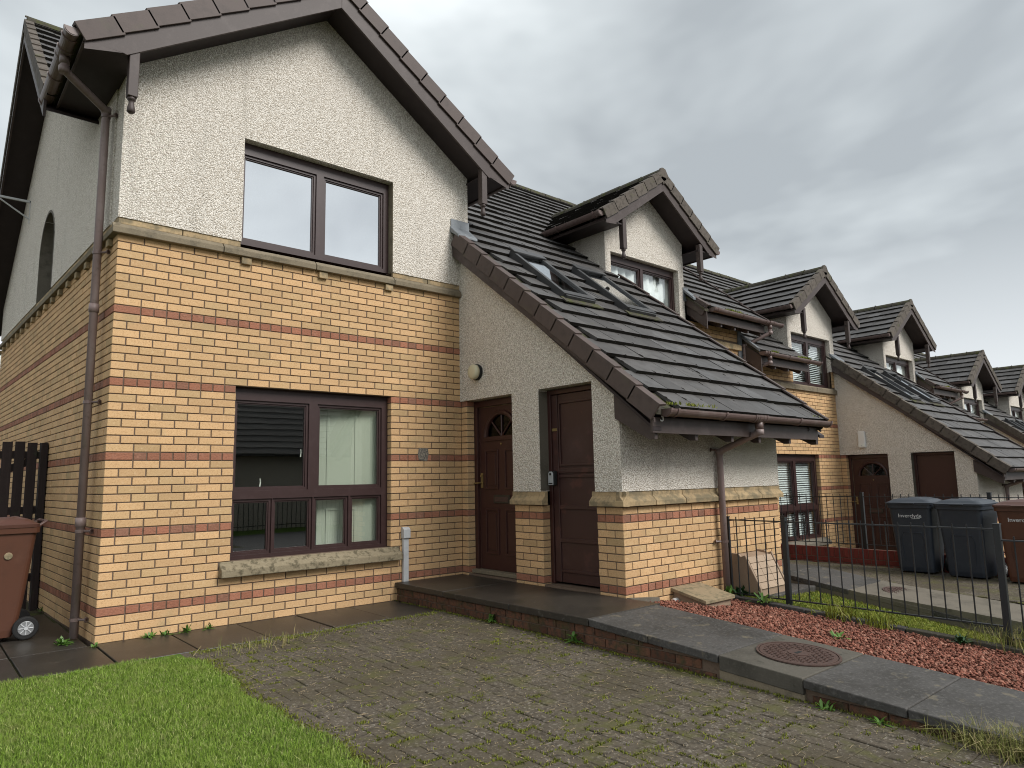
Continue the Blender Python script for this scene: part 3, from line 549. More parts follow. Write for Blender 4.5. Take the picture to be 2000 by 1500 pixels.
        q.prism([(U(6.05), -.016, 3.828), (U(7.425), -.016, 3.828), (U(7.425), -.016, zz(7.425)), (U(6.05), -.016, zz(6.05))], (0, .28, 0))
        q.prism([(U(1.45), -.016, 5.62), (U(6.05), -.016, 5.62), (U(YR), -.016, zz(YR))], (0, .28, 0))
        q.build('harled_wall', 'harl', hA)
        q = MB(LS); rim = [(U(ac) - aw, 3.83)] + [(U(ac) + aw * math.cos(math.pi * k / 24), as_ + .55 * math.sin(math.pi * k / 24)) for k in range(24, -1, -1)] + [(U(ac) + aw, 3.83)]; n0 = len(rim)
        q.v = [(U(ac) + (a_ - U(ac)) * e_, y_, as_ + (b_ - as_) * (e_ if b_ > as_ else 1)) for y_, e_ in ((-.02, 1.02), (-.02, .96), (.14, .96), (.14, 1.02)) for a_, b_ in rim]
        for r_ in range(3):
            for k in range(n0 - 1): q.f.append((r_ * n0 + k, r_ * n0 + k + 1, (r_ + 1) * n0 + k + 1, (r_ + 1) * n0 + k)); q.mi.append(0)
        q.build('window_reveal', 'concrete_pale', hA, recalc=False)
        q = MB(LS); ks = [(U(ac) + (aw + .0) * math.cos(math.pi * k / 16), as_ + .55 * math.sin(math.pi * k / 16)) for k in range(17)]
        q.prism([(U(ac) - aw, .13, 3.82)] + [(a_, .13, b_) for a_, b_ in ks[::-1]] + [(U(ac) + aw, .13, 3.82)], (0, .05, 0)); w3 = q.build('window', 'frame_brown', hA)
        q = MB(LS); q.prism([(U(ac) - aw + .08, .126, 3.9)] + [(U(ac) + (aw - .08) * math.cos(math.pi * k / 16), .126, as_ + .47 * math.sin(math.pi * k / 16)) for k in range(16, -1, -1)] + [(U(ac) + aw - .08, .126, 3.9)], (0, .003, 0)); q.build('pane', 'glass_mid', w3)
    # ---- porch side wall (doors)
    D1 = (.1125, 1.0, .22, 2.31); D2 = (1.45, 2.25, .22, 2.31)
    ind = lambda u, v: (D1[0] < u < D1[1] or D2[0] < u < D2[1]) and v < 2.31
    q = MB(PS); q.grid([-.06, 2.58, D1[0], D1[1], D2[0], D2[1]], [-.3, .215, 1.05], lambda u, v: not (ind(u, v) and v > .215), lambda u, v, t: (u, .0080 + t, v), .20)
    q.grid([-.06, D1[0] - .0], [1.05, 2.318], lambda u, v: True, lambda u, v, t: (u, .0080 + t, v), .20); wP = q.build('brick_wall', 'mortar', hA)
    bs = courses(0, .1125, 2, 31, (), 0, RED, L=.225) + [b for b in courses(1.0, 2.5875, 2, 14, [(D2[0], D2[1], 0, 3)], 0, RED)]
    bA.wall(wP, PS, bs)
    # returns of the brick into the door openings
    for u in (D1[0], D2[0]):
        bA.wall(wP, FR(3.9375 + ox, -u - .0045, dz), [(.002, .112, c_ * .075 + .005, c_ * .075 + .07, c_ in RED) for c_ in range(2, 31 if u < 1 else 14)], vis=False)
    q = MB(PS); q.grid([-.002, 2.603, D1[0] - .03, D1[1], D2[0], D2[1]], [1.20, 2.32, 2.30], lambda u, v: not (ind(u, v) or u < D1[0]) or v > 2.31, lambda u, v, t: (u, -.018 + t, v), .24)
    zh = lambda u: Z0 - .20 - S * u
    q.prism([(-.002, -.018, 2.32), (2.49, -.018, 2.32), (-.002, -.018, zh(0))], (0, .24, 0)); q.build('harled_wall', 'harl', hA)
    q = MB(PS); q.box(D2[0] + .0, D2[0] + .004, -.012, .115, 1.21, 2.3); q.build('door_reveal', 'concrete_pale', hA)
    pr = [(0, 0), (.055, .004), (.055, .052), (.008, .10), (.008, .148), (-.04, .148), (-.04, 0)]
    stones(hA, PS, D1[1] - .03, D2[0] + .055, 1.052, pr, 'stone', .5); stones(hA, PS, D2[1] - .055, 2.5875 + .056, 1.052, pr, 'stone', .4)
    # door 1: panelled with fanlight
    d1 = door_panel(hA, PS, D1)
    door_store(hA, PS, D2, first, plain=not first)
    # ---- porch front wall, split between the two houses
    def pfront(h, bk, u0, u1, vis):
        q = MB(PF); q.grid([u0 + (.007 if u0 == 0 else 0), u1 - (.007 if u1 > 2.9 else 0)], [-.4, 1.05], lambda u, v: True, lambda u, v, t: (u, .0080 + t, v), .2); w = q.build('brick_wall', 'mortar', h)
        bk.wall(w, PF, courses(u0, u1, -3, 14, (), 1, RED), vis=vis)
        q = MB(PF); q.grid([u0 + (.005 if u0 == 0 else 0), u1 + (.018 if u1 > 2.9 else 0)], [1.20, 1.995], lambda u, v: True, lambda u, v, t: (u, -.018 + t, v), .24); q.build('harled_wall', 'harl', h)
        stones(h, PF, u0 - (.05 if u0 == 0 else 0), u1 + (.05 if u1 > 2.9 else 0), 1.052, pr, 'stone', .5)
    pfront(hA, bA, 0, 1.4625, True); pfront(hB, bB, 1.4625, 2.925, True)
    # porch right side wall, plain
    q = MB(); q.box(X(6.64), X(6.862), -2.57, .0, dz - .3, dz + 1.05); q.build('brick_wall', 'brick_buff', hB); q = MB(); q.box(X(6.63), X(6.88), -2.35, 0, dz + 1.2, dz + 1.99); q.prism([(X(6.63), -2.35, dz + 1.99), (X(6.63), 0, dz + 1.99), (X(6.63), 0, dz + 4.3), (X(6.63), -2.35, dz + 2.42)], (.25, 0, 0)); q.build('harled_wall', 'harl', hB)
    # ---- house B front
    uwB = (6.90, 8.68, 3.80, 4.90); xcB = 7.85
    q = MB(F); q.grid([6.86, 10.5, uwB[0], uwB[1]], [-.6, 4.05, 3.79], lambda u, v: not (uwB[0] < u < uwB[1] and v > 3.79), lambda u, v, t: (u, .0080 + t, v), .28); wB = q.build('brick_wall', 'mortar', hB)
    bB.wall(wB, F, courses(6.8625, 10.55, 20, 54, [(uwB[0], uwB[1], 3.79, 6), (8.7, 10.6, 3.66, 3.8)], 0, RED), vis=lambda p: p.x > X(8.75) and p.z > dz + 2.6)
    stones(hB, F, 8.7, 10.55, 3.662, [(0, 0), (.05, .005), (.05, .10), (.012, .13), (0, .13)], 'stone', .92)
    zz = lambda x: 6.20 - P * abs(x - xcB)
    hw = MB(F); hw.grid([6.77, 8.83, uwB[0], uwB[1]], [4.05, 5.1, uwB[3]], lambda u, v: not (uwB[0] < u < uwB[1] and v < uwB[3]), lambda u, v, t: (u, -.016 + t, v), .30)
    hw.prism([(6.77, -.016, 5.1), (8.83, -.016, 5.1), (8.83, -.016, zz(8.83)), (xcB, -.016, zz(xcB)), (6.77, -.016, zz(6.77))], (0, .3, 0))
    hw.prism([(6.77, .284, 4.6), (6.77, 1.1, 5.3), (6.77, .284, 5.3)], (.1, 0, 0)); hw.prism([(8.73, .284, 4.6), (8.73, 1.1, 5.3), (8.73, .284, 5.3)], (.1, 0, 0)); hw.build('harled_wall', 'harl', hB)
    a, b = uwB[:2]; mid = (a + b) / 2
    window(hB, F, a + .002, b - .002, uwB[2] + .002, uwB[3] - .002, [(a + .05, mid - .06, uwB[2] + .08, uwB[3] - .14), (mid + .06, b - .08, uwB[2] + .08, uwB[3] - .14)], 'glass_mid')
    curtain(hB, F, a + .03, b - .03, uwB[2], uwB[3] - .05, .21); q = MB(F); q.box(6.9, 8.7, 1.0, 1.05, 3.4, 5.2); q.build('room_wall', 'room_dark', hB)
    # ---- roofs
    old = not first
    gate = lambda c: True
    xl = -.54 if first else .10
    GX = (2.02, 2.48, 7.03) if first else (3.0, 1.50, 6.36)
    tz = lambda c, gx: gx[2] - P * abs(c.x - ox - gx[0]) + dz
    def kA(c):
        x, y = c.x - ox, c.y
        if first:
            if x < 3.90 and .0 < y < .98: return False
            if abs(x - GX[0]) < GX[1] and c.z < tz(c, GX) - .32 and x < 4.1: return False
        else:
            if x < 3.80 and y < -.42: return False
            if 1.95 < x < 3.85 and c.z < tz(c, GX) - .30: return False
        if y < .0 and x < 3.80 and first: return False
        return True
    def kB(c):
        x, y = c.x - ox, c.y
        if x > 7.045 and y < -.42: return False
        if 6.85 < x < 8.95 and y < -.0 and x > 7.06: return False
        if 6.85 < x < 8.75 and y > -.02 and c.z < 6.36 - P * abs(x - xcB) + dz - .30: return False
        return True
    # underlay slabs
    fm = lambda u, v, t: (X(u), v, zr(v) + dz - .012 - t)
    if first:
        sa = lambda u, v: (u > 3.82 and (v < .1 or u > 4.0)) or (v > 1.0 and (u < .0)) or v > 2.2
        ua = [-.52, 0, 3.82, 4.0, XS]
    else:
        sa = lambda u, v: (u > 3.80) or (v > -.40 and u < 2.0) or v > 1.6; ua = [.12, 2.0, 3.80, XS]
    vv = [EY + .02, -.40, .0, .1, 1.0, 1.6, 2.2, YR]
    q = MB(); q.grid(ua, vv, sa, fm, .04); q.prism([(X(xl), YR, zr(YR) + dz), (X(XS), YR, zr(YR) + dz), (X(XS), 2 * YR + .4, zr(-.4) + dz), (X(xl), 2 * YR + .4, zr(-.4) + dz)], (0, 0, -.05)); rA = q.build('roof', 'tile_moss', hA)
    sb = lambda u, v: (u < 7.04 and (v < 0 or u < 6.8)) or (u > 8.85 and v > -.4) or v > 1.6
    q = MB(); q.grid([XS, 6.8, 7.04, 8.85, 10.88], vv, sb, fm, .04); q.prism([(X(XS), YR, zr(YR) + dz), (X(10.88), YR, zr(YR) + dz), (X(10.88), 2 * YR + .4, zr(-.4) + dz), (X(XS), 2 * YR + .4, zr(-.4) + dz)], (0, 0, -.05)); rB = q.build('roof', 'tile_moss', hB)
    bv = Vector((0, 1, S)) / SN; nv = Vector((0, -S, 1)) / SN; rows = int((YR - EY) / DY) + 1
    O = Vector((ox + xl, EY, zr(EY) + dz))
    for tt, rr, x0_, x1_, kk in ((tA, rA, xl, 3.82, lambda c: kA(c) and c.y > (.98 if first else -.42)), (tA, rA, 3.82, XS, kA), (tB, rB, XS, 7.045, kB), (tB, rB, 7.045, 10.86, kB)):
        tt.slope(rr, Vector((X(x0_), EY, zr(EY) + dz)), (1, 0, 0), bv, nv, x1_ - x0_, rows, kk)
    ridge_tiles(rA, (X(xl), YR, zr(YR) + dz + .05), (X(XS), YR, zr(YR) + dz + .05), 'tile_moss'); ridge_tiles(rB, (X(XS), YR, zr(YR) + dz + .05), (X(10.88), YR, zr(YR) + dz + .05), 'tile_moss')
    Pz = lambda x, y, o_=0: Vector((X(x), y, zr(y) + dz + o_))
    vm = 'verge' if first else 'verge_old'
    ytop = -.10
    verge_caps(rA, Pz(3.80, EY), Pz(3.80, ytop), (-1, 0, 0), nv, vm, hang=.115); verge_caps(rB, Pz(7.06, EY), Pz(7.06, -.05), (1, 0, 0), nv, 'verge', hang=.10); verge_caps(rB, Pz(10.88, -.40), Pz(10.88, YR), (1, 0, 0), nv, 'verge', hang=.08)
    def barge(h, x, y0, y1, o0=.10, o1=.30, foot=True):
        q = MB(); pts = [(X(x), y0, zr(y0) + dz - o0), (X(x), y1, zr(y1) + dz - o0), (X(x), y1, zr(y1) + dz - o1), (X(x), y0, zr(y0) + dz - o1 + (.16 if foot else 0))]
        q.prism(pts, (.025, 0, 0)); q.build('bargeboard', 'timber', h, bevel=.003)
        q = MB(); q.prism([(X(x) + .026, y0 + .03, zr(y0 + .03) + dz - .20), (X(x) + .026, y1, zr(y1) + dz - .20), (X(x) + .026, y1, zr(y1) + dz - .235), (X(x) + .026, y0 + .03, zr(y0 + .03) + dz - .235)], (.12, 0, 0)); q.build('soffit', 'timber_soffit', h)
    barge(hA, 3.805, EY + .04, .0); barge(hB, 7.03, EY + .04, .0)
    if first:
        verge_caps(rA, Pz(-.54, 1.05), Pz(-.54, YR), (-1, 0, 0), nv, 'verge_old', hang=.10)
        # rear slope bargeboard and wide dark soffit under the gable-end verge
        n2 = Vector((0, S, 1)) / SN
        R = lambda y, o_: zr(2 * YR - y) + o_
        for y0, y1, zf in ((YR, 2 * YR + .4, R), (1.0, YR, lambda y, o_: zr(y) + o_)):
            q = MB(); q.prism([(-.545, y0, zf(y0, -.03)), (-.545, y1, zf(y1, -.03)), (-.545, y1, zf(y1, -.26)), (-.545, y0, zf(y0, -.26))], (.025, 0, 0)); q.build('bargeboard', 'timber', hA)
            q = MB(); q.prism([(-.52, y0, zf(y0, -.16)), (-.52, y1, zf(y1, -.16)), (-.52, y1, zf(y1, -.19)), (-.52, y0, zf(y0, -.19))], (.50, 0, 0)); q.build('soffit', 'timber_soffit', hA)
        verge_caps(rA, (-.54, 2 * YR + .4, R(2 * YR + .4, 0)), (-.54, YR, R(YR, 0)), (-1, 0, 0), n2, 'verge_old', hang=.10)
    # porch eaves: fascia, rafter feet, gutter
    zf = zr(EY) + dz
    for h, a, b in ((hA, 3.83, XS), (hB, XS, 7.03)):
        q = MB(); q.box(X(a), X(b), -3.075, -3.05, zf - .20, zf - .055); q.build('fascia', 'timber' if first else 'timber', h)
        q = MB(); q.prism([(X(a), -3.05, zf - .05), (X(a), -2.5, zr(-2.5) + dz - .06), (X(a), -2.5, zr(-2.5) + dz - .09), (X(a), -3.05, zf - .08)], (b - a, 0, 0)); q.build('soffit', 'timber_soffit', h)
        n = 3
        for k in range(n):
            x = a + (.06 if h is hA else .3) + (b - a - .30) * k / (n - 1); q = MB(); q.prism([(X(x), -3.045, zf - .08), (X(x), -3.045, zf - .255), (X(x), -2.98, zf - .255), (X(x), -2.57, zf - .03), (X(x), -2.57, zf + .2)], (.045, 0, 0)); q.build('rafter_foot', 'timber', h)
    gutter(hA, (X(3.90), -3.165, zf + .015), (X(XS), -3.165, zf + .015)); gutter(hB, (X(XS), -3.165, zf + .015), (X(7.10), -3.165, zf + .015), outlet=.12)
    ww = (.0, 0, 0)
    downpipe(hB, [(X(5.53), -3.165, zf - .09), (X(5.53), -3.165, zf - .155), (X(5.53), -2.66, zf - .34), (X(5.53), -2.66, dz + .0)], (1.62 + dz, .62 + dz), (-.10, .05, 0))
    # small eaves beside the dormer of B
    ze = zr(-.40) + dz
    q = MB(); q.box(X(8.92), X(10.86), -.365, -.34, ze - .20, ze - .055); q.build('fascia', 'timber', hB)
    for k in range(5): x = 8.98 + k * .44; q = MB(); q.prism([(X(x), -.335, ze - .08), (X(x), -.335, ze - .25), (X(x), -.28, ze - .25), (X(x), .0, ze - .1), (X(x), .0, ze + .1)], (.045, 0, 0)); q.build('rafter_foot', 'timber', hB)
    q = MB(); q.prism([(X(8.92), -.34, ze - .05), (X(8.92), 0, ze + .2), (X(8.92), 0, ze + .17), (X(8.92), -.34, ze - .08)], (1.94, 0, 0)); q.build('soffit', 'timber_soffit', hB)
    barge(hB, 8.90, -.40, .0, .06, .36, False); verge_caps(rB, Pz(8.90, -.40), Pz(8.90, -.08), (-1, 0, 0), nv, 'verge', 1)
    gutter(hB, (X(8.98), -.455, ze + .01), (X(11.32), -.455, ze + .01), outlet=-.42)
    downpipe(hB, [(X(10.90), -.455, ze - .1), (X(10.90), -.455, ze - .20), (X(10.62), -.06, ze - .42), (X(10.62), -.06, ze - 1.5)], (ze - .6,), (0, .06, 0))
    q = MB(F); q.box(10.48, 10.60, -.03, .02, 3.3, 4.2); q.build('lead_apron', 'lead', hB)
    # lead flashings
    q = MB(); q.box(X(8.79), X(8.93), -.03, .0, dz + 4.38, dz + 4.62); q.prism([(X(8.80), -.22, zr(-.22) + dz + .03), (X(8.80), .0, zr(0) + dz + .05), (X(8.80), 0, zr(0) + dz + .09), (X(8.80), -.22, zr(-.22) + dz + .07)], (.16, 0, 0)); q.build('lead_flashing', 'lead', hB)
    q = MB(); lx = 3.77 if first else 3.78
    if first: q.box(X(3.78), X(4.075), -.032, -.017, 4.50, 4.70)
    q.prism([(X(lx), -.20, zr(-.20) + dz + .05), (X(lx), .0, zr(0) + dz + .02), (X(lx), 0, zr(0) + dz + .10), (X(lx), -.20, zr(-.2) + dz + .085)], (.31, 0, 0)); q.build('lead_flashing', 'lead', hA, bevel=.01)
    if not first:
        # low eaves of A in front of its dormer
        q = MB(); q.box(X(.12), X(2.0), -.365, -.34, ze - .20, ze - .055); q.build('fascia', 'timber', hA)
        for k in range(4): x = .2 + k * .5; q = MB(); q.prism([(X(x), -.335, ze - .08), (X(x), -.335, ze - .25), (X(x), -.28, ze - .25), (X(x), .0, ze - .1), (X(x), .0, ze + .1)], (.045, 0, 0)); q.build('rafter_foot', 'timber', hA)
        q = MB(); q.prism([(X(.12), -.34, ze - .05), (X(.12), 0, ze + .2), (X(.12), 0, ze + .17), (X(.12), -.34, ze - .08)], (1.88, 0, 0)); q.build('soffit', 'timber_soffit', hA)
        barge(hA, .10, -.40, .0, .06, .36, False)
        q = MB(); q.prism([(X(.08), -.38, zr(-.38) + dz + .01), (X(.08), .0, zr(0) + dz + .03), (X(.08), 0, zr(0) + dz + .09), (X(.08), -.38, zr(-.38) + dz + .06)], (.10, 0, 0)); q.build('lead_flashing', 'lead', hA)
        gutter(hA, (X(.06), -.455, ze + .01), (X(2.30), -.455, ze + .01), outlet=.26)
        downpipe(hA, [(X(.32), -.455, ze - .1), (X(.32), -.455, ze - .18), (X(.2), -.07, ze - .28), (X(.2), -.07, ze - .7)])
    # dormers / front gable
    rg, ya = gable_roof(hA, tA, GX[0], GX[1], GX[2], ox, dz, 'verge' if first else 'verge_old', 'tile_moss', 0 if first else 1.90, 4.06 if first else 3.98, 5.22 if first else 5.20, .38 if first else .34, 2.04 if first else 1.02, first, None, G if first else .30)
    gable_roof(hB, tB, xcB, 1.50, 6.36, ox, dz, 'verge_old', 'tile_moss', 6.77, 8.83, 5.20, .34, 1.02, False, None, .30)
    # rooflights on the long slope
    for h, x0, x1 in ((hA, 4.44, 5.0), (hB, 5.60, 6.20)):
        yt, yb = -.36, -1.32; Mx = Matrix(((1, 0, 0, X(x0)), (0, bv.y, nv.y, yb), (0, bv.z, nv.z, zr(yb) + dz), (0, 0, 0, 1))); L = (yt - yb) * SN; w = x1 - x0
        q = MB(Mx); q.grid([0, .06, w - .06, w], [0, .10, L - .07, L], lambda u, v: not (.06 < u < w - .06 and .10 < v < L - .07), lambda u, v, t: (u, v, .115 - t), .11); sk = q.build('rooflight', 'roof_frame', h, bevel=.006)
        q = MB(Mx); q.box(.06, w - .06, .10, L - .07, .085, .089); q.build('pane', 'glass_sky', sk)
        q = MB(Mx); q.box(-.015, w + .015, L - .10, L + .03, .117, .14); q.build('hood', 'roof_frame', sk, bevel=.01); q = MB(Mx); q.box(.03, w - .03, -.035, .0, .03, .10); q.build('sash_rail', 'roof_frame', sk)
        q = MB(Mx); q.box(-.04, w + .05, -.13, -.002, .050, .064); q.build('flashing_apron', 'tile_moss', sk)
    bA.finish(hA, detail[0]); bB.finish(hB, detail[1]); tA.finish(hA, detail[2]); tB.finish(hB, detail[3])
    return hA, hB

def door_panel(house, PS, D):
    u0, u1, z0, z1 = D; y = .115
    q = MB(PS); q.grid([u0, u0 + .06, u1 - .02, u1], [z0, z1 - .075, z1], lambda u, v: not (u0 + .06 < u < u1 - .02 and v < z1 - .075), lambda u, v, t: (u, y + t, v), .09); q.build('door_frame', 'door_brown', house, bevel=.004)
    a, b, zb, zt = u0 + .068, u1 - .022, z0 + .05, z1 - .083; cx = (a + b) / 2 + .02; fz = 1.855; fr_ = .285
    # leaf with the half-round light cut out
    us = [a, b] + [cx + fr_ * k / 16 for k in range(-16, 17)]; vs = [zb, zt, fz] + [fz + fr_ * k / 14 for k in range(15)]
    q = MB(PS); q.grid(us, vs, lambda u, v: not (v > fz and (u - cx) ** 2 + (v - fz) ** 2 < fr_ ** 2), lambda u, v, t: (u, y + .035 + t, v), .04); leaf = q.build('door', 'door_brown', house)
    q = MB(PS); q.prism([(cx + fr_ * math.cos(math.pi * k / 20), y + .055, fz + fr_ * math.sin(math.pi * k / 20)) for k in range(21)], (0, .004, 0)); q.build('fanlight_pane', 'glass_fan', leaf)
    q = MB(PS); q.tube([(cx + (fr_ + .006) * math.cos(math.pi * k / 20), y + .032, fz + (fr_ + .006) * math.sin(math.pi * k / 20)) for k in range(21)], .030, 8)
    q.box(cx - fr_ - .03, cx + fr_ + .03, y + .018, y + .036, fz - .045, fz + .005); q.build('fanlight_moulding', 'door_brown', leaf)
    for an in (45, 90, 135):
        q = MB(PS); c, s_ = math.cos(math.radians(an)), math.sin(math.radians(an)); q.tube([(cx, y + .045, fz), (cx + fr_ * c, y + .045, fz + fr_ * s_)], .011, 6); q.build('glazing_bar', 'door_brown', leaf)
    for (p0, p1, q0, q1) in ((cx - .31, cx - .06, 1.22, 1.70), (cx + .06, cx + .31, 1.22, 1.70), (cx - .31, cx - .06, .45, .99), (cx + .06, cx + .31, .45, .99)):
        q = MB(PS); w = .022
        q.grid([p0, p0 + w, p1 - w, p1], [q0, q0 + w, q1 - w, q1], lambda u, v: not (p0 + w < u < p1 - w and q0 + w < v < q1 - w), lambda u, v, t: (u, y + .022 + t, v), .014)
        q.box(p0 + .05, p1 - .05, y + .027, y + .036, q0 + .05, q1 - .05); q.build('door_moulding', 'door_brown', leaf, bevel=.004)
    q = MB(PS); q.box(cx - .15, cx + .15, y + .022, y + .034, 1.055, 1.155); lb = q.build('letterbox', 'bronze', leaf, bevel=.004); q = MB(PS); q.box(cx - .12, cx + .12, y + .017, y + .021, 1.075, 1.13); q.build('letterbox_flap', 'cast_iron', lb, bevel=.003)
    q = MB(PS); q.box(a + .025, a + .06, y + .024, y + .034, 1.24, 1.42); q.tube([(a + .042, y + .03, 1.30), (a + .042, y - .015, 1.30), (a - .06, y - .018, 1.295)], .009, 8); q.tube([(a + .042, y + .03, 1.385), (a + .042, y + .012, 1.385)], .016, 10); q.build('handle', 'brass', leaf)
    q = MB(PS); q.tube([(cx, y + .036, 1.765), (cx, y + .026, 1.765)], .012, 10); q.build('spyhole', 'brass', leaf)
    q = MB(PS); q.box(u0 + .0605, u0 + .067, y + .04, y + .06, zb, zt + .004); q.box(u0 + .06, b, y + .04, y + .06, zt + .001, zt + .007); q.build('draught_strip', 'stone', leaf)
    q = MB(PS); q.box(u0 - .0, u1, y - .06, y + .1, z0 - .0, z0 + .045); q.build('threshold', 'stone_dark', house, bevel=.006)
    return leaf
def door_store(house, PS, D, first, plain=False):
    u0, u1, z0, z1 = D; y = .115
    q = MB(PS); q.grid([u0, u0 + .05, u1 - .015, u1], [z0, z1 - .05, z1], lambda u, v: not (u0 + .05 < u < u1 - .015 and v < z1 - .05), lambda u, v, t: (u, y + t, v), .09); q.build('door_frame', 'door_brown', house, bevel=.004)
    a, b, zb, zt = u0 + .055, u1 - .017, z0 + .02, z1 - .056
    q = MB(PS); q.box(a, b, y + .03, y + .065, zb, zt); leaf = q.build('door', 'door_brown' if plain else 'door_worn', house)
    if not plain:
        for zc, h in ((1.42, .05), (1.36, .03), (1.03, .045), (.68, .045), (.36, .03)):
            q = MB(PS); q.box(a + .09, b - .02, y + .012, y + .0295, zc - h / 2, zc + h / 2); q.build('door_rail', 'door_worn', leaf, bevel=.005)
        q = MB(PS); q.box(a + .0, a + .085, y + .016, y + .0295, zb, zt); q.build('door_stile', 'door_worn', leaf, bevel=.004)
        q = MB(PS); w = .02; p0, p1, q0, q1 = a + .10, b - .03, 1.47, 2.17
        q.grid([p0, p0 + w, p1 - w, p1], [q0, q0 + w, q1 - w, q1], lambda u, v: not (p0 + w < u < p1 - w and q0 + w < v < q1 - w), lambda u, v, t: (u, y + .012 + t, v), .0175); q.build('door_moulding', 'door_worn', leaf, bevel=.004)
        q = MB(PS); q.box(a + .005, a + .08, y + .006, y + .014, 1.855, 1.885); q.build('hasp', 'brass', leaf)
    else:
        q = MB(PS); q.tube([(a + .06, y + .03, .97), (a + .05, y - .02, 1.0), (a + .05, y - .02, 1.08), (a + .06, y + .03, 1.11)], .010, 8); q.build('handle', 'galv', leaf)
    return leaf

# ================================================================== the terrace
h1A, h1B = build_pair(0, 0, True, '1', 'end-of-terrace house with the big harled front gable over buff brick', 'house under the nearest small dormer gable, white net curtains in its upper window', (300, 170, 300, 300))
h2A, h2B = build_pair(10.5, -.6, False, '2', 'house with white slatted blinds and a red low wall before its ground-floor window', 'house under the third small dormer gable, right of the white alarm box', (300, 0, 150, 150))
h3A, h3B = build_pair(21.0, -1.35, False, '3', 'far house under the fourth small dormer gable from the left', 'farthest house, its dormer cut off by the right picture edge', (0, 0, 60, 60))
# rainwater pipe on the near corner
downpipe(h1A, [(-.505, .035, 5.20), (-.505, .035, 5.12), (-.10, .34, 4.99), (-.10, .34, .02)], (4.93, 3.55, 2.12, .95, .18), (.075, -.10, 0), sockets=(1.02, 3.0))
# wall bracket under the gable-end verge
q = MB(); q.box(-.75, -.17, 5.28, 5.31, 5.62, 5.65); q.box(-.20, -.17, 5.28, 5.31, 5.30, 5.65); q.tube([(-.19, 5.295, 5.36), (-.62, 5.295, 5.63)], .012, 6); q.build('wall_bracket', 'galv', h1A)
# house numbers on the porch fascia
def text(name, s_, size, M, mtl, parent, ext=.004, align='CENTER'):
    cu = bpy.data.curves.new(name, 'FONT'); cu.body = s_; cu.size = size; cu.extrude = ext; cu.align_x = align; cu.resolution_u = 4
    t = bpy.data.objects.new(name, cu); COL.objects.link(t); dg = bpy.context.evaluated_depsgraph_get(); me = bpy.data.meshes.new_from_object(t.evaluated_get(dg)); bpy.data.objects.remove(t)
    me.materials.clear(); me.materials.append(MATS[mtl]); me.transform(M); o = bpy.data.objects.new(name, me); COL.objects.link(o); link_parent(o, parent); return o
UPY = Matrix.Rotation(math.radians(90), 4, 'X')     # text upright facing -Y
UPX = Matrix.Rotation(math.radians(-90), 4, 'Z') @ UPY  # upright facing -X
text('house_number', '3', .135, Matrix.Translation((3.965, -3.082, 1.845)) @ UPY, 'number_white', h1A)
text('house_number', '5', .10, Matrix.Translation((6.80, -3.080, 1.835)) @ UPY, 'number_brown', h1B)
# old sign residue on the brick between window and door
q = MB(); q.add([(3.30, -.0022, 1.585), (3.42, -.0022, 1.575), (3.44, -.0022, 1.66), (3.43, -.0022, 1.725), (3.30, -.0022, 1.73), (3.285, -.0022, 1.66)], [(0, 1, 2, 3, 4, 5)]); q.build('adhesive_residue', 'smudge', h1A, recalc=False)

# ================================================================== ground
def gz(y): return 0. if y > -2 else -.02 * (-2 - y)
def ztop(y): return .2 if y > -3 else max(.2 - (.18 / 2.7) * (-3 - y), -.12)
def zfen(y): return .045 - .052 * (-2.6 - y)
def zB(y): return .13 if y > -2.6 else max(.13 - .144 * (-2.6 - y), -.24)
def ground_h(x, y):
    t = [(-400, -.6), (-30, -.25), (-3, -.14), (5.6, -.14), (6.9, -.30), (10.3, -.36), (10.7, -.75), (20, -1.1), (35, -1.9), (120, -5), (500, -9)]
    z = t[-1][1]
    for (a, p), (b, q_) in zip(t, t[1:]):
        if x <= b: z = p + (q_ - p) * (max(x, a) - a) / (b - a); break
    return z - .02 * min(max(0, -y - 2), 6) - .1 * (y < -7)
xs = [-400, -100, -30, -12, -6, -3, 0, 3, 5.6, 6.9, 8.6, 10.3, 10.7, 14, 20, 35, 70, 120, 250, 500]; ys = [-400, -120, -60, -30, -20, -12, -8, -7, -5.5, -4, -2, 0, 8, 20, 60, 150, 400]
q = MB(); q.v = [(x, y, ground_h(x, y)) for x in xs for y in ys]; ny = len(ys)
q.f = [(i * ny + j, (i + 1) * ny + j, (i + 1) * ny + j + 1, i * ny + j + 1) for i in range(len(xs) - 1) for j in range(ny - 1)]; q.mi = [0] * len(q.f)
tag(q.build('ground', 'soil'), kind='structure')
tag(MB().box(-300, 400, -17.5, -11.5, -.8, -.42).build('road', 'asphalt'), kind='structure')
tag(MB().box(-300, 400, -11.49, -9.6, -.8, -.30).build('pavement', 'asphalt'), kind='structure')

# paving slabs round the foot of the house
base = MB(); base.box(-2.3, 2.99, -.87, -.03, -.12, -.02); base.box(-2.3, -.03, -.03, 6.5, -.12, -.02); ps = base.build('path', 'soil'); tag(ps, kind='structure')
def slab(x0, x1, y0, y1, z, mtl, par, t=.05, g=.004, zf=None, over=0):
    zz = zf or (lambda yy: z); jz = random.uniform(-.003, .003); q = MB()
    x0 += g; x1 -= g; y0 += g; y1 -= g
    j_ = lambda: random.uniform(0, .006)
    x0 += j_(); x1 -= j_(); t = t + random.uniform(-.006, .004)
    q.hexa([(x0, y0, zz(y0) - t + jz), (x1, y0, zz(y0) - t + jz), (x1, y1, zz(y1) - t + jz), (x0, y1, zz(y1) - t + jz), (x0, y0, zz(y0) + jz), (x1, y0, zz(y0) + jz), (x1, y1, zz(y1) + jz), (x0, y1, zz(y1) + jz)])
    return q.build('paving_slab', mtl, par, bevel=.006)
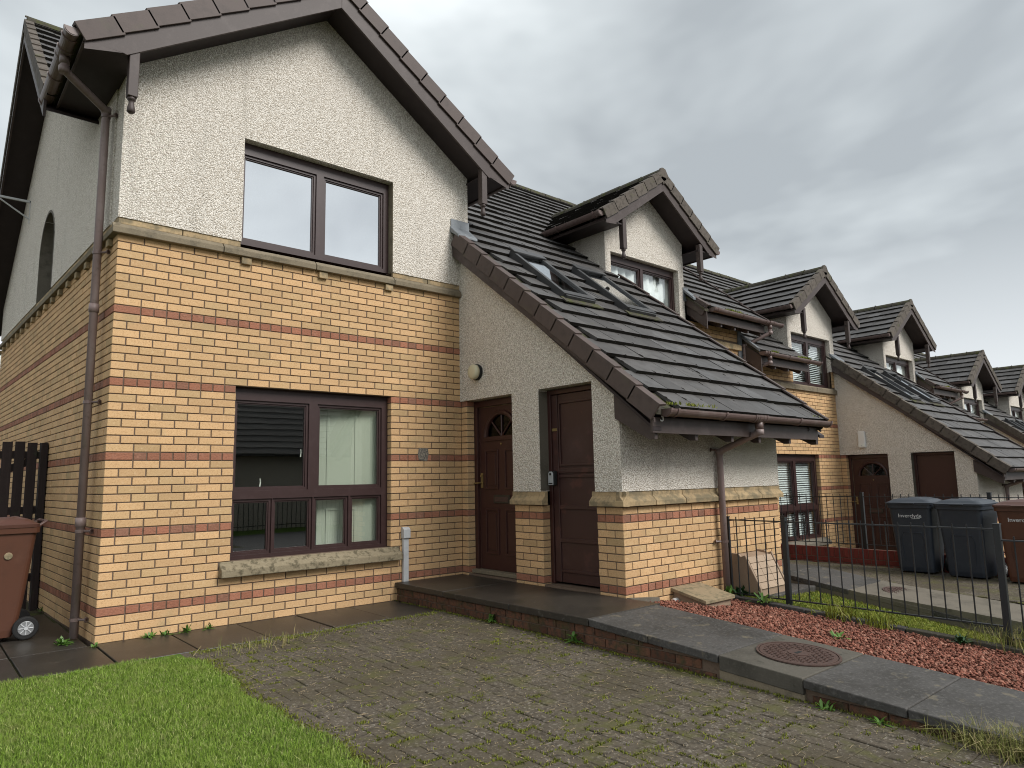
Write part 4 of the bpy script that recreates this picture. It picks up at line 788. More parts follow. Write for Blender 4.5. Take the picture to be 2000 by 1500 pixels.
for k in range(-4, 5): slab(.6 * k, .6 * (k + 1) - (.008 if k == 4 else 0), -.88, -.002 if k >= 0 else -.03, .004, 'concrete_wet', ps)
for j in range(0, 8):
    for k in range(-4, 0): slab(.6 * k, .6 * (k + 1) - (.045 + .012 * j if k == -1 else 0), -.03 + .75 * j, -.03 + .75 * (j + 1), .004 - .012 * j, 'concrete_wet', ps)

# block-paved drive
bed = MB(); bed.v = [(.40, -.88, -.006), (2.995, -.88, -.006), (2.995, -2, -.006), (.40, -2, -.006), (2.995, -7.6, gz(-7.6) - .006), (.40, -7.6, gz(-7.6) - .006)]; bed.f = [(0, 3, 2, 1), (3, 5, 4, 2)]; bed.mi = [0, 0]
dr = bed.build('driveway', 'joint'); tag(dr, kind='structure')
bl = []; A_ = .104
for i in range(0, 27):
    for j in range(0, 68):
        k = (i - j) % 4
        x, y = .40 + i * A_, -.88 - (j + 1) * A_
        if k == 0: bl.append((x, y, 2 * A_, A_))
        elif k == 3: bl.append((x, y - A_, A_, 2 * A_))
bl2 = []
for (x, y, w, h) in bl:
    x1, y1 = min(x + w, 2.992), min(y + h, -.884)
    x0, y0 = max(x, .40), y
    if x1 - x0 > .03 and y1 - y0 > .03: bl2.append((x0, y0, x1 - x0, y1 - y0))
bl2.sort(key=lambda b_: -score((b_[0] + b_[2] / 2, b_[1] + b_[3] / 2, 0), b_[2] * b_[3] + .01))
def block_v(w, h):
    c = .004; g = .0020; t = .03
    return ([(g + c, g + c, 0), (w - g - c, g + c, 0), (w - g - c, h - g - c, 0), (g + c, h - g - c, 0), (g, g, -c), (w - g, g, -c), (w - g, h - g, -c), (g, h - g, -c), (g, g, -t), (w - g, g, -t), (w - g, h - g, -t), (g, h - g, -t)],
            [(0, 1, 2, 3), (4, 5, 1, 0), (5, 6, 2, 1), (6, 7, 3, 2), (7, 4, 0, 3), (8, 9, 5, 4), (9, 10, 6, 5), (10, 11, 7, 6), (11, 8, 4, 7)])
KM = {}; st = MB()
for i, (x, y, w, h) in enumerate(bl2):
    sl_ = math.atan(.02) if y < -2 else 0
    M = Matrix.Translation((x, y, gz(y) + random.gauss(0, .0016))) @ Matrix.Rotation(sl_ + random.gauss(0, .0035), 4, 'X') @ Matrix.Rotation(random.gauss(0, .0035), 4, 'Y')
    if i < 300:
        k = (round(w, 3), round(h, 3))
        if k not in KM: me = bpy.data.meshes.new('paving_block'); v, fc = block_v(*k); me.from_pydata(v, [], fc); me.materials.append(MATS['block']); KM[k] = me
        inst('paving_block', KM[k], M, dr)
    else: v, fc = block_v(w, h); st.add([M @ Vector(p) for p in v], fc)
tag(st.build('block_paving', 'block', dr, recalc=False), kind='stuff')

# raised entrance path with brick riser
core = MB(); yy = [0, -3.0, -7.4]
core.hexa([(3.012, -3, -.2), (3.86, -3, -.2), (3.86, 0, -.2), (3.012, 0, -.2), (3.012, -3, .14), (3.86, -3, .14), (3.86, 0, .14), (3.012, 0, .14)])
core.hexa([(3.012, -7.4, -.4), (3.80, -7.4, -.4), (3.80, -3.001, -.4), (3.012, -3.001, -.4), (3.012, -7.4, ztop(-7.4) - .06), (3.80, -7.4, ztop(-7.4) - .06), (3.80, -3.001, .138), (3.012, -3.001, .138)])
pt = core.build('path', 'mortar'); tag(pt, kind='structure')
for y0, y1, m_ in ((0, -.95, 'concrete_wet'), (-.95, -2.0, 'concrete_wet'), (-2.0, -3.0, 'concrete_wet'), (-3.0, -3.6, 'concrete_path'), (-3.6, -4.2, 'concrete_path'), (-4.2, -4.8, 'concrete_mid'), (-4.8, -5.4, 'concrete_path'), (-5.4, -6.0, 'concrete_path'), (-6.0, -6.6, 'concrete_path'), (-6.6, -7.2, 'concrete_path')):
    slab(2.962 + (.0 if m_ != 'concrete_mid' else .01), 3.93 if y0 > -2.5 else 3.87, y1, y0 - (.002 if y0 == 0 else 0), 0, m_, pt, t=.058 if m_ != 'concrete_mid' else .10, zf=ztop)
q = MB(); q.prism([(3.93, -2.60, .10), (3.93, -2.60, .205), (4.35, -2.60, .165), (4.35, -2.60, .05)], (0, -.06, 0)); q.build('mortar_fillet', 'concrete_pale', pt)
rb = Bricks(); RS = SIDE(3.0, 0, 0); lst = []
for c in range(-4, 3):
    for k in range(-1, 33):
        a = k * .225 + (.1125 if c % 2 else 0); b = a + .225; a = max(a, .0)
        if b <= a + .03: continue
        yc = -(a + b) / 2; za = c * .075 - .012 + .006; zb = min(za + .064, ztop(yc) - .066)
        if zb - za < .022 or za < gz(yc) - .10 or -4.84 < yc < -4.16 or yc < -7.2: continue
        lst.append((a + .005, b - .005, za, zb, False))
rb.wall(pt, RS, lst, buff='brick_old')
rb.finish(pt, 200)
q = MB(); q.hexa([(2.985, -4.80, -.2), (3.06, -4.80, -.2), (3.06, -4.2, -.2), (2.985, -4.2, -.2), (2.985, -4.80, ztop(-4.8) - .10), (3.06, -4.80, ztop(-4.8) - .10), (3.06, -4.2, ztop(-4.2) - .10), (2.985, -4.2, ztop(-4.2) - .10)]); q.build('concrete_haunch', 'stone_dark', pt)
# manhole cover
def manhole(x, y, zf, rad, label, slope):
    M = Matrix.Translation((x, y, zf)) @ Matrix.Rotation(slope, 4, 'X')
    t = thing('manhole_cover', (x, y, zf), label, 'manhole cover', None)
    q = MB(M); n = 40
    q.tube([(0, 0, .0), (0, 0, .008)], rad, n); q.build('plate', 'cast_iron', t)
    q = MB(M); q.v = []
    for r_, z_ in ((rad + .022, .001), (rad + .022, .009), (rad + .006, .009), (rad + .006, .001)): q.v += [(r_ * math.cos(2 * math.pi * k / n), r_ * math.sin(2 * math.pi * k / n), z_) for k in range(n)]
    for a in range(3):
        for k in range(n): q.f.append((a * n + k, a * n + (k + 1) % n, (a + 1) * n + (k + 1) % n, (a + 1) * n + k)); q.mi.append(0)
    q.build('frame_ring', 'cast_iron', t)
    q = MB(M)
    for i in range(-9, 10):
        for j in range(-9, 10):
            px, py = i * .030, j * .030
            if math.hypot(px, py) < rad - .03 and math.hypot(px, py) > .085:
                w, h = (.012, .0045) if (i + j) % 2 else (.0045, .012); q.box(px - w, px + w, py - h, py + h, .008, .0125)
    tag(q.build('tread_studs', 'cast_iron', t), kind='stuff')
    q = MB(M); q.tube([(0, 0, .008), (0, 0, .012)], .07, 24); kp = q.build('key_plate', 'cast_iron', t); q = MB(M); q.box(-.035, .035, -.012, .012, .0125, .0135); q.build('key_slot', 'rubber', kp)
manhole(3.45, -4.53, ztop(-4.53) + .003, .255, 'round rust-brown manhole cover in the near raised path', math.atan(.18 / 2.7))

# gravel strip, edging, fence, neighbour garden
def gr_z(x, y): t = min(max((x - 3.86) / (5.50 - 3.86), 0), 1); return (ztop(y) - .035) * (1 - t) + (zfen(y) - .03) * t
q = MB(); nx, ny = 6, 12; gx = [3.85 + (5.52 - 3.85) * i / nx for i in range(nx + 1)]; gy = [-2.61 - 4.6 * j / ny for j in range(ny + 1)]
q.v = [(x, y, gr_z(x, y) - .012) for x in gx for y in gy]; q.f = [(i * (ny + 1) + j, i * (ny + 1) + j + 1, (i + 1) * (ny + 1) + j + 1, (i + 1) * (ny + 1) + j) for i in range(nx) for j in range(ny)]; q.mi = [0] * len(q.f)
gb = q.build('gravel_bed', 'gravel_bed'); tag(gb, kind='structure')
N = 15000; OCT = np.array([(1, 0, 0), (-1, 0, 0), (0, 1, 0), (0, -1, 0), (0, 0, 1), (0, 0, -1)], float); OF = np.array([(0, 2, 4), (2, 1, 4), (1, 3, 4), (3, 0, 4), (2, 0, 5), (1, 2, 5), (3, 1, 5), (0, 3, 5)])
px = np.random.uniform(3.875, 5.50, N); py = np.random.uniform(-7.0, -2.62, N); k = ~((px < 5.15) & (px > 4.6) & (py > -3.02)); px, py = px[k], py[k]; N = len(px)
pzv = np.array([gr_z(a, b) for a, b in zip(px, py)]) + np.random.uniform(-.008, .010, N)
V = OCT[None] * np.random.uniform(.55, 1.25, (N, 6, 1)); V = V * (np.random.uniform(.008, .019, N)[:, None, None]) * np.array([1.25, .95, .75])
th = np.random.uniform(0, 2 * np.pi, N); ph = np.random.normal(0, .5, N); c, s_ = np.cos(th), np.sin(th); cp_, sp = np.cos(ph), np.sin(ph)
x_ = V[:, :, 0]; z_ = V[:, :, 2]; V = np.stack([x_ * cp_[:, None] - z_ * sp[:, None], V[:, :, 1], x_ * sp[:, None] + z_ * cp_[:, None]], 2)
x_ = V[:, :, 0].copy(); y_ = V[:, :, 1].copy(); V[:, :, 0] = x_ * c[:, None] - y_ * s_[:, None]; V[:, :, 1] = x_ * s_[:, None] + y_ * c[:, None]
V = V + np.stack([px, py, pzv], 1)[:, None, :]; T = (OF[None] + 6 * np.arange(N)[:, None, None]).reshape(-1, 3)
tag(fast_mesh('gravel', V.reshape(-1, 3), T, 'gravel'), 'loose red stone chippings between the raised path and the railings', 'gravel', kind='stuff')
eb = thing('kerb', (5.56, -2.7, 0), 'low mossy concrete edging under the near black railings', 'kerb')
for k_ in range(5):
    y1, y0 = -2.62 - .92 * k_, -2.62 - .92 * (k_ + 1) + .008; q = MB(); q.hexa([(5.50, y0, zfen(y0) - .25), (5.60, y0, zfen(y0) - .25), (5.60, y1, zfen(y1) - .25), (5.50, y1, zfen(y1) - .25), (5.50, y0, zfen(y0) + .01), (5.60, y0, zfen(y0) + .01), (5.60, y1, zfen(y1) + .01), (5.50, y1, zfen(y1) + .01)]); q.build('edging_stone', 'concrete_path' if k_ < 2 else 'tile_moss', eb, bevel=.008)
def lawn_sheet(name, x0, x1, y0, y1, zf, mtl, nx=4, ny=12):
    q = MB(); q.v = [(x0 + (x1 - x0) * i / nx, y0 + (y1 - y0) * j / ny, zf(x0 + (x1 - x0) * i / nx, y0 + (y1 - y0) * j / ny)) for i in range(nx + 1) for j in range(ny + 1)]
    q.f = [(i * (ny + 1) + j, (i + 1) * (ny + 1) + j, (i + 1) * (ny + 1) + j + 1, i * (ny + 1) + j + 1) for i in range(nx) for j in range(ny)]; q.mi = [0] * len(q.f); o = q.build(name, mtl, recalc=False); return tag(o, kind='structure')
def zlB(x, y): t = min(max((x - 5.6) / 1.3, 0), 1); return (zfen(y) - .01) * (1 - t) + min(zB(y) - .12, -.03) * t
lawn_sheet('lawn', 5.6, 6.92, -7.2, -2.6, zlB, 'turf')
lawn_sheet('lawn', -2.7, .44, -7.4, -.89, lambda x, y: gz(y) + .004, 'turf')
def blades(name, pts, h, w, mtl, lean=.6, hv=.4, parent=None):
    n = len(pts); pts = np.asarray(pts); a = np.random.uniform(0, 2 * np.pi, n); H = h * np.random.uniform(1 - hv, 1 + hv, n); Wd = w * np.random.uniform(.7, 1.3, n)
    ln = np.abs(np.random.normal(0, lean, n)) * H; b = np.random.uniform(0, 2 * np.pi, n); dx, dy = np.cos(a) * Wd, np.sin(a) * Wd; lx, ly = np.cos(b) * ln, np.sin(b) * ln
    z0 = np.zeros(n); P0 = np.stack([-dx, -dy, z0], 1); P1 = np.stack([dx, dy, z0], 1); P2 = np.stack([-dx * .8 + lx * .35, -dy * .8 + ly * .35, H * .6], 1); P3 = np.stack([dx * .8 + lx * .35, dy * .8 + ly * .35, H * .6], 1); P4 = np.stack([lx, ly, H * np.clip(1 - .25 * (ln / H) ** 2, .4, 1)], 1)
    V = np.stack([P0, P1, P2, P3, P4], 1) + pts[:, None, :]; T = np.array([(0, 1, 3), (0, 3, 2), (2, 3, 4)])[None] + 5 * np.arange(n)[:, None, None]
    return fast_mesh(name, V.reshape(-1, 3), T.reshape(-1, 3), mtl, parent)
def inframe(p, m=260):
    q_ = project(p); return q_ and -m < q_[0] < 2000 + m and -m < q_[1] < 1500 + m
def rnd_pts(n, x0, x1, y0, y1, zf, ok=lambda x, y: True, m=260):
    out = []
    for _ in range(n):
        x, y = random.uniform(x0, x1), random.uniform(y0, y1)
        if ok(x, y) and inframe((x, y, 0), m): out.append((x, y, zf(x, y)))
    return out
edge = lambda y: .46 + .03 * math.sin(y * 3.1) + .02 * math.sin(y * 9 + 1) - .30 * max(0, (y + 1.35) / .45) ** 2
okl = lambda x, y: x < edge(y) + random.gauss(0, .012) and y < -.92 + .03 * math.sin(x * 5) + random.gauss(0, .012)
gp = rnd_pts(300000, -2.6, .56, -6.2, -.86, lambda x, y: gz(y) + .002, okl, 120)
tag(blades('grass', gp, .029, .0017, 'grass', .85), 'short bright green mown lawn grass in the near left corner', 'grass', kind='stuff')
gp = rnd_pts(26000, 5.60, 6.90, -7.0, -2.62, lambda x, y: zlB(x, y), m=100)
tag(blades('grass', gp, .026, .003, 'grass_mossy', .8), 'mossy yellow-green grass behind the near railings', 'grass', kind='stuff')
# moss along the paving joints
mp_ = []
for (x, y, w, h) in bl2[:520]:
    cx, cy = x + w / 2, y + h / 2
    dens = max(0, math.sin(cx * 2.1 + 1.3 * math.sin(cy * 1.7)) * .5 + math.sin(cy * 2.9 + cx) * .4 + (.55 if cy < -3.4 else -.15) + (.45 if cx < .75 else 0))
    for _ in range(int(9 * (dens + .10) * random.uniform(0, 2.2))):
        if random.random() < .5: p = (x + random.uniform(0, w), y + random.gauss(0, .004))
        else: p = (x + random.gauss(0, .004), y + random.uniform(0, h))
        for _ in range(5): mp_.append((p[0] + random.gauss(0, .005), p[1] + random.gauss(0, .005), gz(p[1]) - .006))
for _ in range(70):     # larger tufts
    x, y = random.uniform(.5, 2.95), random.uniform(-5.9, -1.0)
    for _ in range(random.randint(8, 50)): mp_.append((x + random.gauss(0, .028), y + random.gauss(0, .016), gz(y) - .003))
for _ in range(2600):   # along the lawn edge and the slab edge
    y = random.uniform(-6, -1.0); mp_.append((edge(y) + abs(random.gauss(0, .05)), y, gz(y) - .003))
for _ in range(1500):
    x = random.uniform(.5, 2.9); mp_.append((x, -.90 + random.gauss(0, .03) - abs(random.gauss(0, .05)), -.004))
for _ in range(1800):
    y = -5.9 * random.random() ** .8; mp_.append((2.985 - abs(random.gauss(0, .02)), y, gz(y) - .002))
mp_ = [p for p in mp_ if p[0] < 2.995]
tag(blades('moss', mp_, .016, .0035, 'moss', .7), 'yellow-green moss growing in the joints of the block paving', 'moss', kind='stuff')
bits = MB()
for _ in range(3500):    # fallen stems, leaf litter and grit lying on the drive
    x, y = random.uniform(.5, 2.95), random.uniform(-6.2, -.95); a = random.uniform(0, 6.3); L_ = random.choice((.003, .004, .005, .006, .008, .02, .03)); c, s_ = math.cos(a) * L_, math.sin(a) * L_; z = gz(y) + .003; w = .0015 if L_ > .01 else .003
    bits.add([(x - c - s_ * w / L_, y - s_ + c * w / L_, z), (x - c + s_ * w / L_, y - s_ - c * w / L_, z), (x + c, y + s_, z + .004), (x + c * .2, y + s_ * .2, z + .006)], [(0, 1, 2), (0, 2, 3), (1, 3, 2), (0, 3, 1)])
tag(bits.build('leaf_litter', 'gas_lid', recalc=False), 'straw-coloured bits of leaf litter scattered over the block paving', 'litter', kind='stuff')

# neighbour path, drive, low red wall
def zdr(x, y): return -.05 - .032 * (x - 7.85) - .012 * min(0, y + 2.6) * -1
core = MB(); core.box(6.90, 7.84, -2.6, 0, -.5, .07); core.hexa([(6.90, -7.2, -.6), (7.84, -7.2, -.6), (7.84, -2.601, -.6), (6.90, -2.601, -.6), (6.90, -7.2, zB(-7.2) - .05), (7.84, -7.2, zB(-7.2) - .05), (7.84, -2.601, .07), (6.90, -2.601, .07)]); pb = core.build('path', 'concrete_pale'); tag(pb, kind='structure')
for y0, y1, m_ in ((-.0, -1.3, 'concrete_path'), (-1.3, -2.6, 'concrete_path'), (-2.6, -3.35, 'concrete_path'), (-3.35, -4.2, 'concrete_pale'), (-4.2, -4.8, 'concrete_path'), (-4.8, -5.4, 'concrete_path'), (-5.4, -6.0, 'concrete_path')):
    slab(6.885, 7.85, y1, y0, 0, m_, pb, .055, zf=zB)
manhole(7.42, -3.80, zB(-3.8) + .003, .25, 'round manhole cover in the neighbour path behind the railings', math.atan(.144))
d2 = lawn_sheet('driveway', 7.85, 10.38, -7.2, 0, lambda x, y: zdr(x, y) - .012, 'joint')
st = MB()
for i in range(0, 26):
    for j in range(0, 56):
        k = (i - j) % 4; x, y = 7.86 + i * .1, -.02 - (j + 1) * .1
        if k == 0: w, h = .2, .1
        elif k == 3: w, h, y = .1, .2, y - .1
        else: continue
        if x + w > 10.37: continue
        v, fc = block_v(w, h); st.add([(x + p[0], y + p[1], p[2] + zdr(x, y) + random.gauss(0, .001)) for p in v], fc)
tag(st.build('block_paving', 'block', d2, recalc=False), kind='stuff')
q = MB(); q.box(5.9, 6.88, -2.98, -2.59, -.3, .03); q.build('paving_slab', 'concrete_path', pb, bevel=.01)
lw = thing('garden_wall', (10.44, -2, -.3), 'low dark red brick garden wall carrying railings beside the wheelie bins', 'wall')
q = MB(); q.box(10.387, 10.49, -7.0, -.03, -.7, .112); wm = q.build('wall_core', 'mortar', lw)
gw = Bricks(); WS = SIDE(10.38, -.03, -.19); L_ = courses(0, 6.9, -2, 2, (), 0, ()); gw.wall(wm, WS, L_, buff='brick_crimson')
gw.wall(wm, WS, [(k * .078 + .003, k * .078 + .074, .155, .305, False) for k in range(88)], buff='brick_crimson'); gw.finish(lw, 150)
lawn_sheet('ground', 10.49, 14.5, -7, 0, lambda x, y: -.62, 'concrete_wet'); 

# railings
def railing(label, x, segs, bar_step, zb, zt, over, post_w, post_b, group=None):
    """segs = list of (y0, y1, dz) panels; a post at the start of each panel and after the last"""
    t = thing('railing', (x, segs[0][0], 0), label, 'railing', group); bars = {}
    for (y0, y1, dz) in segs:
        for z in (zb, zt): q = MB(); q.box(x - .016, x + .016, y1, y0, z + dz - .006, z + dz + .006); q.build('rail', 'black_metal', t)
        n = max(1, round(abs(y1 - y0) / bar_step)); me = None
        for k_ in range(1, n):
            y = y0 + (y1 - y0) * k_ / n
            if me is None: q = MB(); q.tube([(0, 0, 0), (0, 0, zt - zb + over)], .0065, 8); ob = q.build('bar', 'black_metal', t); me = ob.data; ob.matrix_basis = Matrix.Translation((x, y, zb + dz))
            else: inst('bar', me, Matrix.Translation((x, y, zb + dz)), t)
    for y, w, b, tp in post_b: q = MB(); q.box(x - w / 2, x + w / 2, y - w / 2, y + w / 2, b, tp); p_ = q.build('post', 'black_metal', t, bevel=.003); q = MB(); q.box(x - w / 2 - .003, x + w / 2 + .003, y - w / 2 - .003, y + w / 2 + .003, tp, tp + .008); q.build('post_cap', 'black_metal', p_)
    return t
railing('near black iron railings with bars, running from the porch towards the street', 5.65, [(-2.63, -3.30, 0), (-3.30, -5.20, 0), (-5.20, -7.10, -.09)], .112, .055, .845, .035, .05, [(-2.64, .03, -.1, .875), (-3.30, .05, -.1, .885), (-5.20, .05, -.2, .885), (-7.1, .05, -.3, .80)])
railing('far black iron railings standing on the low red wall', 10.44, [(-.10, -2.08, 0), (-2.08, -3.86, 0), (-3.86, -5.7, 0)], .115, .185, .945, .045, .05, [(-.10, .045, .113, .99), (-2.08, .05, .113, 1.01), (-3.86, .05, .113, 1.01), (-5.7, .05, .113, 1.01)])

# wheelie bins
def rrect(hx, hy, rr, n=4):
    out = []
    for sx, sy, a0 in ((1, 1, 0), (-1, 1, 90), (-1, -1, 180), (1, -1, 270)):
        for k_ in range(n + 1): a = math.radians(a0 + 90 * k_ / n); out.append((sx * (hx - rr) + rr * math.cos(a), sy * (hy - rr) + rr * math.sin(a)))
    return out
def wheelie_bin(loc, rot, body, lid, label, words=None, badge=False, group=None):
    """local -X is the front face, +X the wheel side"""
    M = Matrix.Translation(loc) @ Matrix.Rotation(rot, 4, 'Z'); t = thing('wheelie_bin', loc, label, 'bin', group)
    q = MB(M); rings = [(0.0, .21, .225, .03, .04), (.06, .235, .235, .045, .02), (.30, .262, .247, .05, .0), (.90, .325, .278, .05, 0), (.905, .345, .298, .05, 0), (.955, .348, .302, .05, 0)]
    n = 20
    for z, hx, hy, rr, sh in rings: q.v += [(a - sh * .5 - .0, b, z + .03) for a, b in rrect(hx, hy, rr)]
    for i in range(len(rings) - 1):
        for k_ in range(n): q.f.append((i * n + k_, i * n + (k_ + 1) % n, (i + 1) * n + (k_ + 1) % n, (i + 1) * n + k_)); q.mi.append(0)
    q.f += [tuple(range(n))[::-1], tuple(range((len(rings) - 1) * n, len(rings) * n))]; q.mi += [0, 0]
    bo = q.build('body', body, t)
    q = MB(M); rows_ = []
    for z, hx, hy, rr in ((.985, .352, .308, .05), (1.012, .356, .312, .05), (1.022, .33, .285, .05), (1.055, .28, .235, .07), (1.068, .20, .16, .08)): rows_.append([(a - .012, b, z + (.012 * (1 if abs(b) < hy * .7 else 0))) for a, b in rrect(hx, hy, rr)])
    for rw in rows_: q.v += rw
    for i in range(len(rows_) - 1):
        for k_ in range(n): q.f.append((i * n + k_, i * n + (k_ + 1) % n, (i + 1) * n + (k_ + 1) % n, (i + 1) * n + k_)); q.mi.append(0)
    q.f += [tuple(range(n))[::-1], tuple(range(4 * n, 5 * n))]; q.mi += [0, 0]
    ld = q.build('lid', lid, t, smooth=False)
    q = MB(M); q.box(-.40, -.355, -.09, .09, 1.0, 1.012); q.build('lid_grip', lid, ld, bevel=.004)
    q = MB(M); q.tube([(.34, -.22, .99), (.395, -.22, 1.03), (.395, .22, 1.03), (.34, .22, .99)], .015, 8); q.build('handle', lid, t)
    for s_ in (-1, 1):
        q = MB(M); q.tube([(.285, s_ * .245, .10), (.285, s_ * .295, .10)], .10, 24); wh = q.build('wheel', 'rubber', t, bevel=.012)
        q = MB(M); q.tube([(.285, s_ * .2935, .10), (.285, s_ * .301, .10)], .062, 20); q.build('rim', 'steel', wh, bevel=.004)
        for a in range(8): q = MB(M); c_, d_ = math.cos(a * math.pi / 4), math.sin(a * math.pi / 4); q.tube([(.285 + c_ * .018, s_ * .303, .10 + d_ * .018), (.285 + c_ * .055, s_ * .303, .10 + d_ * .055)], .005, 5); q.build('spoke', 'galv', wh)
        q = MB(M); q.tube([(.285, s_ * .300, .10), (.285, s_ * .312, .10)], .016, 10); q.build('hub', 'galv', wh)
    q = MB(M); q.tube([(.285, -.25, .10), (.285, .25, .10)], .012, 8); q.build('axle', 'black_metal', t)
    fx = lambda z: -(.262 + (.063) * (z - .33) / .60) - .002
    q = MB(M)   # raised arch rib on the front
    q.tube([(fx(.12 + .03), -.13, .15), (fx(.50), -.15, .50), (fx(.60), -.12, .585), (fx(.60), .12, .585), (fx(.50), .15, .50), (fx(.15), .13, .15)], .007, 6); q.build('front_rib', body, bo)
    if words:
        for wd, z, sz in words:
            Mt = M @ Matrix.Translation((fx(z) - .003, 0, z)) @ Matrix.Rotation(math.radians(-6), 4, 'Y') @ UPX
            text('lettering', wd, sz, Mt, 'letter_white', bo, .0008)
        q = MB(M); z = words[0][1] - .02; q.add([(fx(z) - .004, -.02, z), (fx(z) - .004, -.13, z + .004), (fx(z) - .004, -.13, z + .010), (fx(z) - .004, -.02, z + .004)], [(0, 1, 2, 3)]); q.build('lettering', 'letter_white', bo, recalc=False)
    if badge:
        q = MB(M); q.tube([(.12, -.268, .74), (.12, -.278, .74)], .032, 20); q.build('badge', 'gas_lid', bo, bevel=.003)
    return t
wheelie_bin((-.705, .95, .008), 0, 'bin_brown', 'bin_brown_lid', 'brown wheelie bin beside the dark wooden fence at the left edge', badge=True)
G_ = 'wheelie bins against the low red wall'
wheelie_bin((10.03, -3.03, zdr(10.03, -3.0) + .002), math.radians(2), 'bin_grey', 'bin_grey', 'dark grey wheelie bin with white lettering, leftmost of the row of three', [('Inverclyde', .80, .075)], group=G_)
wheelie_bin((9.98, -3.70, zdr(10.0, -3.7) + .002), math.radians(-3), 'bin_grey', 'bin_grey', 'dark grey wheelie bin between another grey bin and a brown one', group=G_)
wheelie_bin((9.90, -4.42, zdr(9.9, -4.4) + .002), math.radians(1), 'bin_brown', 'bin_brown_lid', 'brown wheelie bin with lettering at the right picture edge', [('Inverclyde', .80, .075)], group=G_)

# wooden fence between house and bin
wf = thing('wooden_fence', (-.9, 2.7, 0), 'dark brown vertical-board wooden fence at the side of the end house', 'fence')
for k_ in range(13):
    x1 = -.075 - k_ * .118; q = MB(); q.box(x1 - .095, x1, 2.66, 2.68, -.02 + random.uniform(0, .02), 1.865 + random.gauss(0, .004)); q.build('fence_board', 'wood_dark', wf, bevel=.003)
for z in (.30, 1.05, 1.68): q = MB(); q.box(-1.62, -.09, 2.682, 2.72, z, z + .085); q.build('fence_rail', 'wood_dark', wf)
q = MB(); q.box(-.165, -.095, 2.60, 2.655, -.05, 1.86); q.build('fence_post', 'wood_dark', wf, bevel=.003)
q = MB(); q.prism([(-1.60, 2.69, 1.0), (-1.60, 2.69, 1.09), (-.2, 2.69, 1.72), (-.2, 2.69, 1.63)], (0, .03, 0)); q.build('fence_brace', 'wood_dark', wf)

# lamp, key safe, alarm box, service riser, gas boxes
lm = thing('wall_lamp', (3.92, -.37, 2.65), 'round cream bulkhead lamp on the harled wall above the panelled door', 'lamp')
q = MB(); q.tube([(3.921, -.37, 2.65), (3.88, -.37, 2.65)], .10, 28); q.build('lamp_base', 'rubber', lm, bevel=.006)
q = MB(); q.tube([(3.885, -.37, 2.65), (3.84, -.37, 2.65), (3.825, -.37, 2.65), (3.818, -.37, 2.65)], [.092, .092, .080, .05], 28); q.build('lamp_cover', 'cream_plastic', lm, smooth=True)
ks = thing('key_safe', (4.04, -1.55, 1.34), 'small silver key safe with black surround on the store door', 'key safe')
q = MB(); q.box(4.0, 4.052, -1.585, -1.495, 1.262, 1.42); q.build('housing', 'rubber', ks, bevel=.012)
q = MB(); q.prism([(3.999, -1.578, 1.268), (3.999, -1.502, 1.268), (3.999, -1.502, 1.39), (3.999, -1.52, 1.412), (3.999, -1.56, 1.412), (3.999, -1.578, 1.39)], (-.012, 0, 0)); fc_ = q.build('cover', 'keysafe', ks, bevel=.004)
q = MB(); q.tube([(3.988, -1.54, 1.385), (3.983, -1.54, 1.385)], .014, 12); q.build('dial', 'rubber', fc_); q = MB(); q.box(3.985, 3.988, -1.57, -1.51, 1.278, 1.292); q.build('name_strip', 'rubber', fc_)
ab = thing('alarm_box', (14.42, -.5, 2.0), 'white alarm box on the second porch wall above its door', 'alarm box')
q = MB(); q.box(14.36, 14.422, -.585, -.43, 1.86, 2.22); q.build('case', 'white_plastic', ab, bevel=.02); q = MB(); q.box(14.352, 14.36, -.575, -.44, 1.88, 1.945); q.build('strobe', 'white_paint', ab, bevel=.004); q = MB(); q.tube([(14.355, -.51, 1.91), (14.348, -.51, 1.91)], .014, 10); q.build('lens', 'galv', ab)
sr = thing('service_riser', (3.10, -.04, .2), 'short grey metal cable riser on the wall right of the lower window', 'riser')
q = MB(); q.box(3.065, 3.135, -.042, -.002, .2, .70); q.build('riser_channel', 'galv', sr, bevel=.004); q = MB(); q.prism([(3.055, -.001, .69), (3.055, -.065, .69), (3.055, -.065, .79), (3.055, -.03, .815), (3.055, -.001, .815)], (.09, 0, 0)); q.build('riser_cap', 'galv', sr, bevel=.005)
gs = thing('meter_hatch', (4.86, -2.8, .05), 'low tan meter hatch with a weathered sloping lid, on the red gravel', 'meter box')
q = MB(); q.prism([(4.66, -2.59, -.05), (4.66, -2.97, -.05), (4.66, -2.97, .105), (4.66, -2.59, .185)], (.44, 0, 0)); q.build('body', 'gas_tan', gs, bevel=.008)
q = MB(); q.prism([(4.625, -2.585, .187), (4.625, -3.0, .10), (4.625, -3.0, .135), (4.625, -2.585, .222)], (.51, 0, 0)); q.build('lid', 'gas_lid', gs, bevel=.006)
q = MB(); q.tube([(4.60, -2.64, .10), (4.67, -2.64, .10)], .026, 12); q.build('vent_pipe', 'white_plastic', gs, smooth=True)
gm = thing('meter_box', (6.0, -2.75, 0), 'tall tan meter box with a tiled sloping front, behind the railings', 'meter box')
q = MB(); q.prism([(5.76, -2.59, -.1), (5.76, -2.92, -.1), (5.76, -2.92, .10), (5.76, -2.76, .43), (5.76, -2.59, .455)], (.53, 0, 0)); q.build('body', 'gas_tan', gm, bevel=.015)
b_ = Vector((0, .16, .33)); 
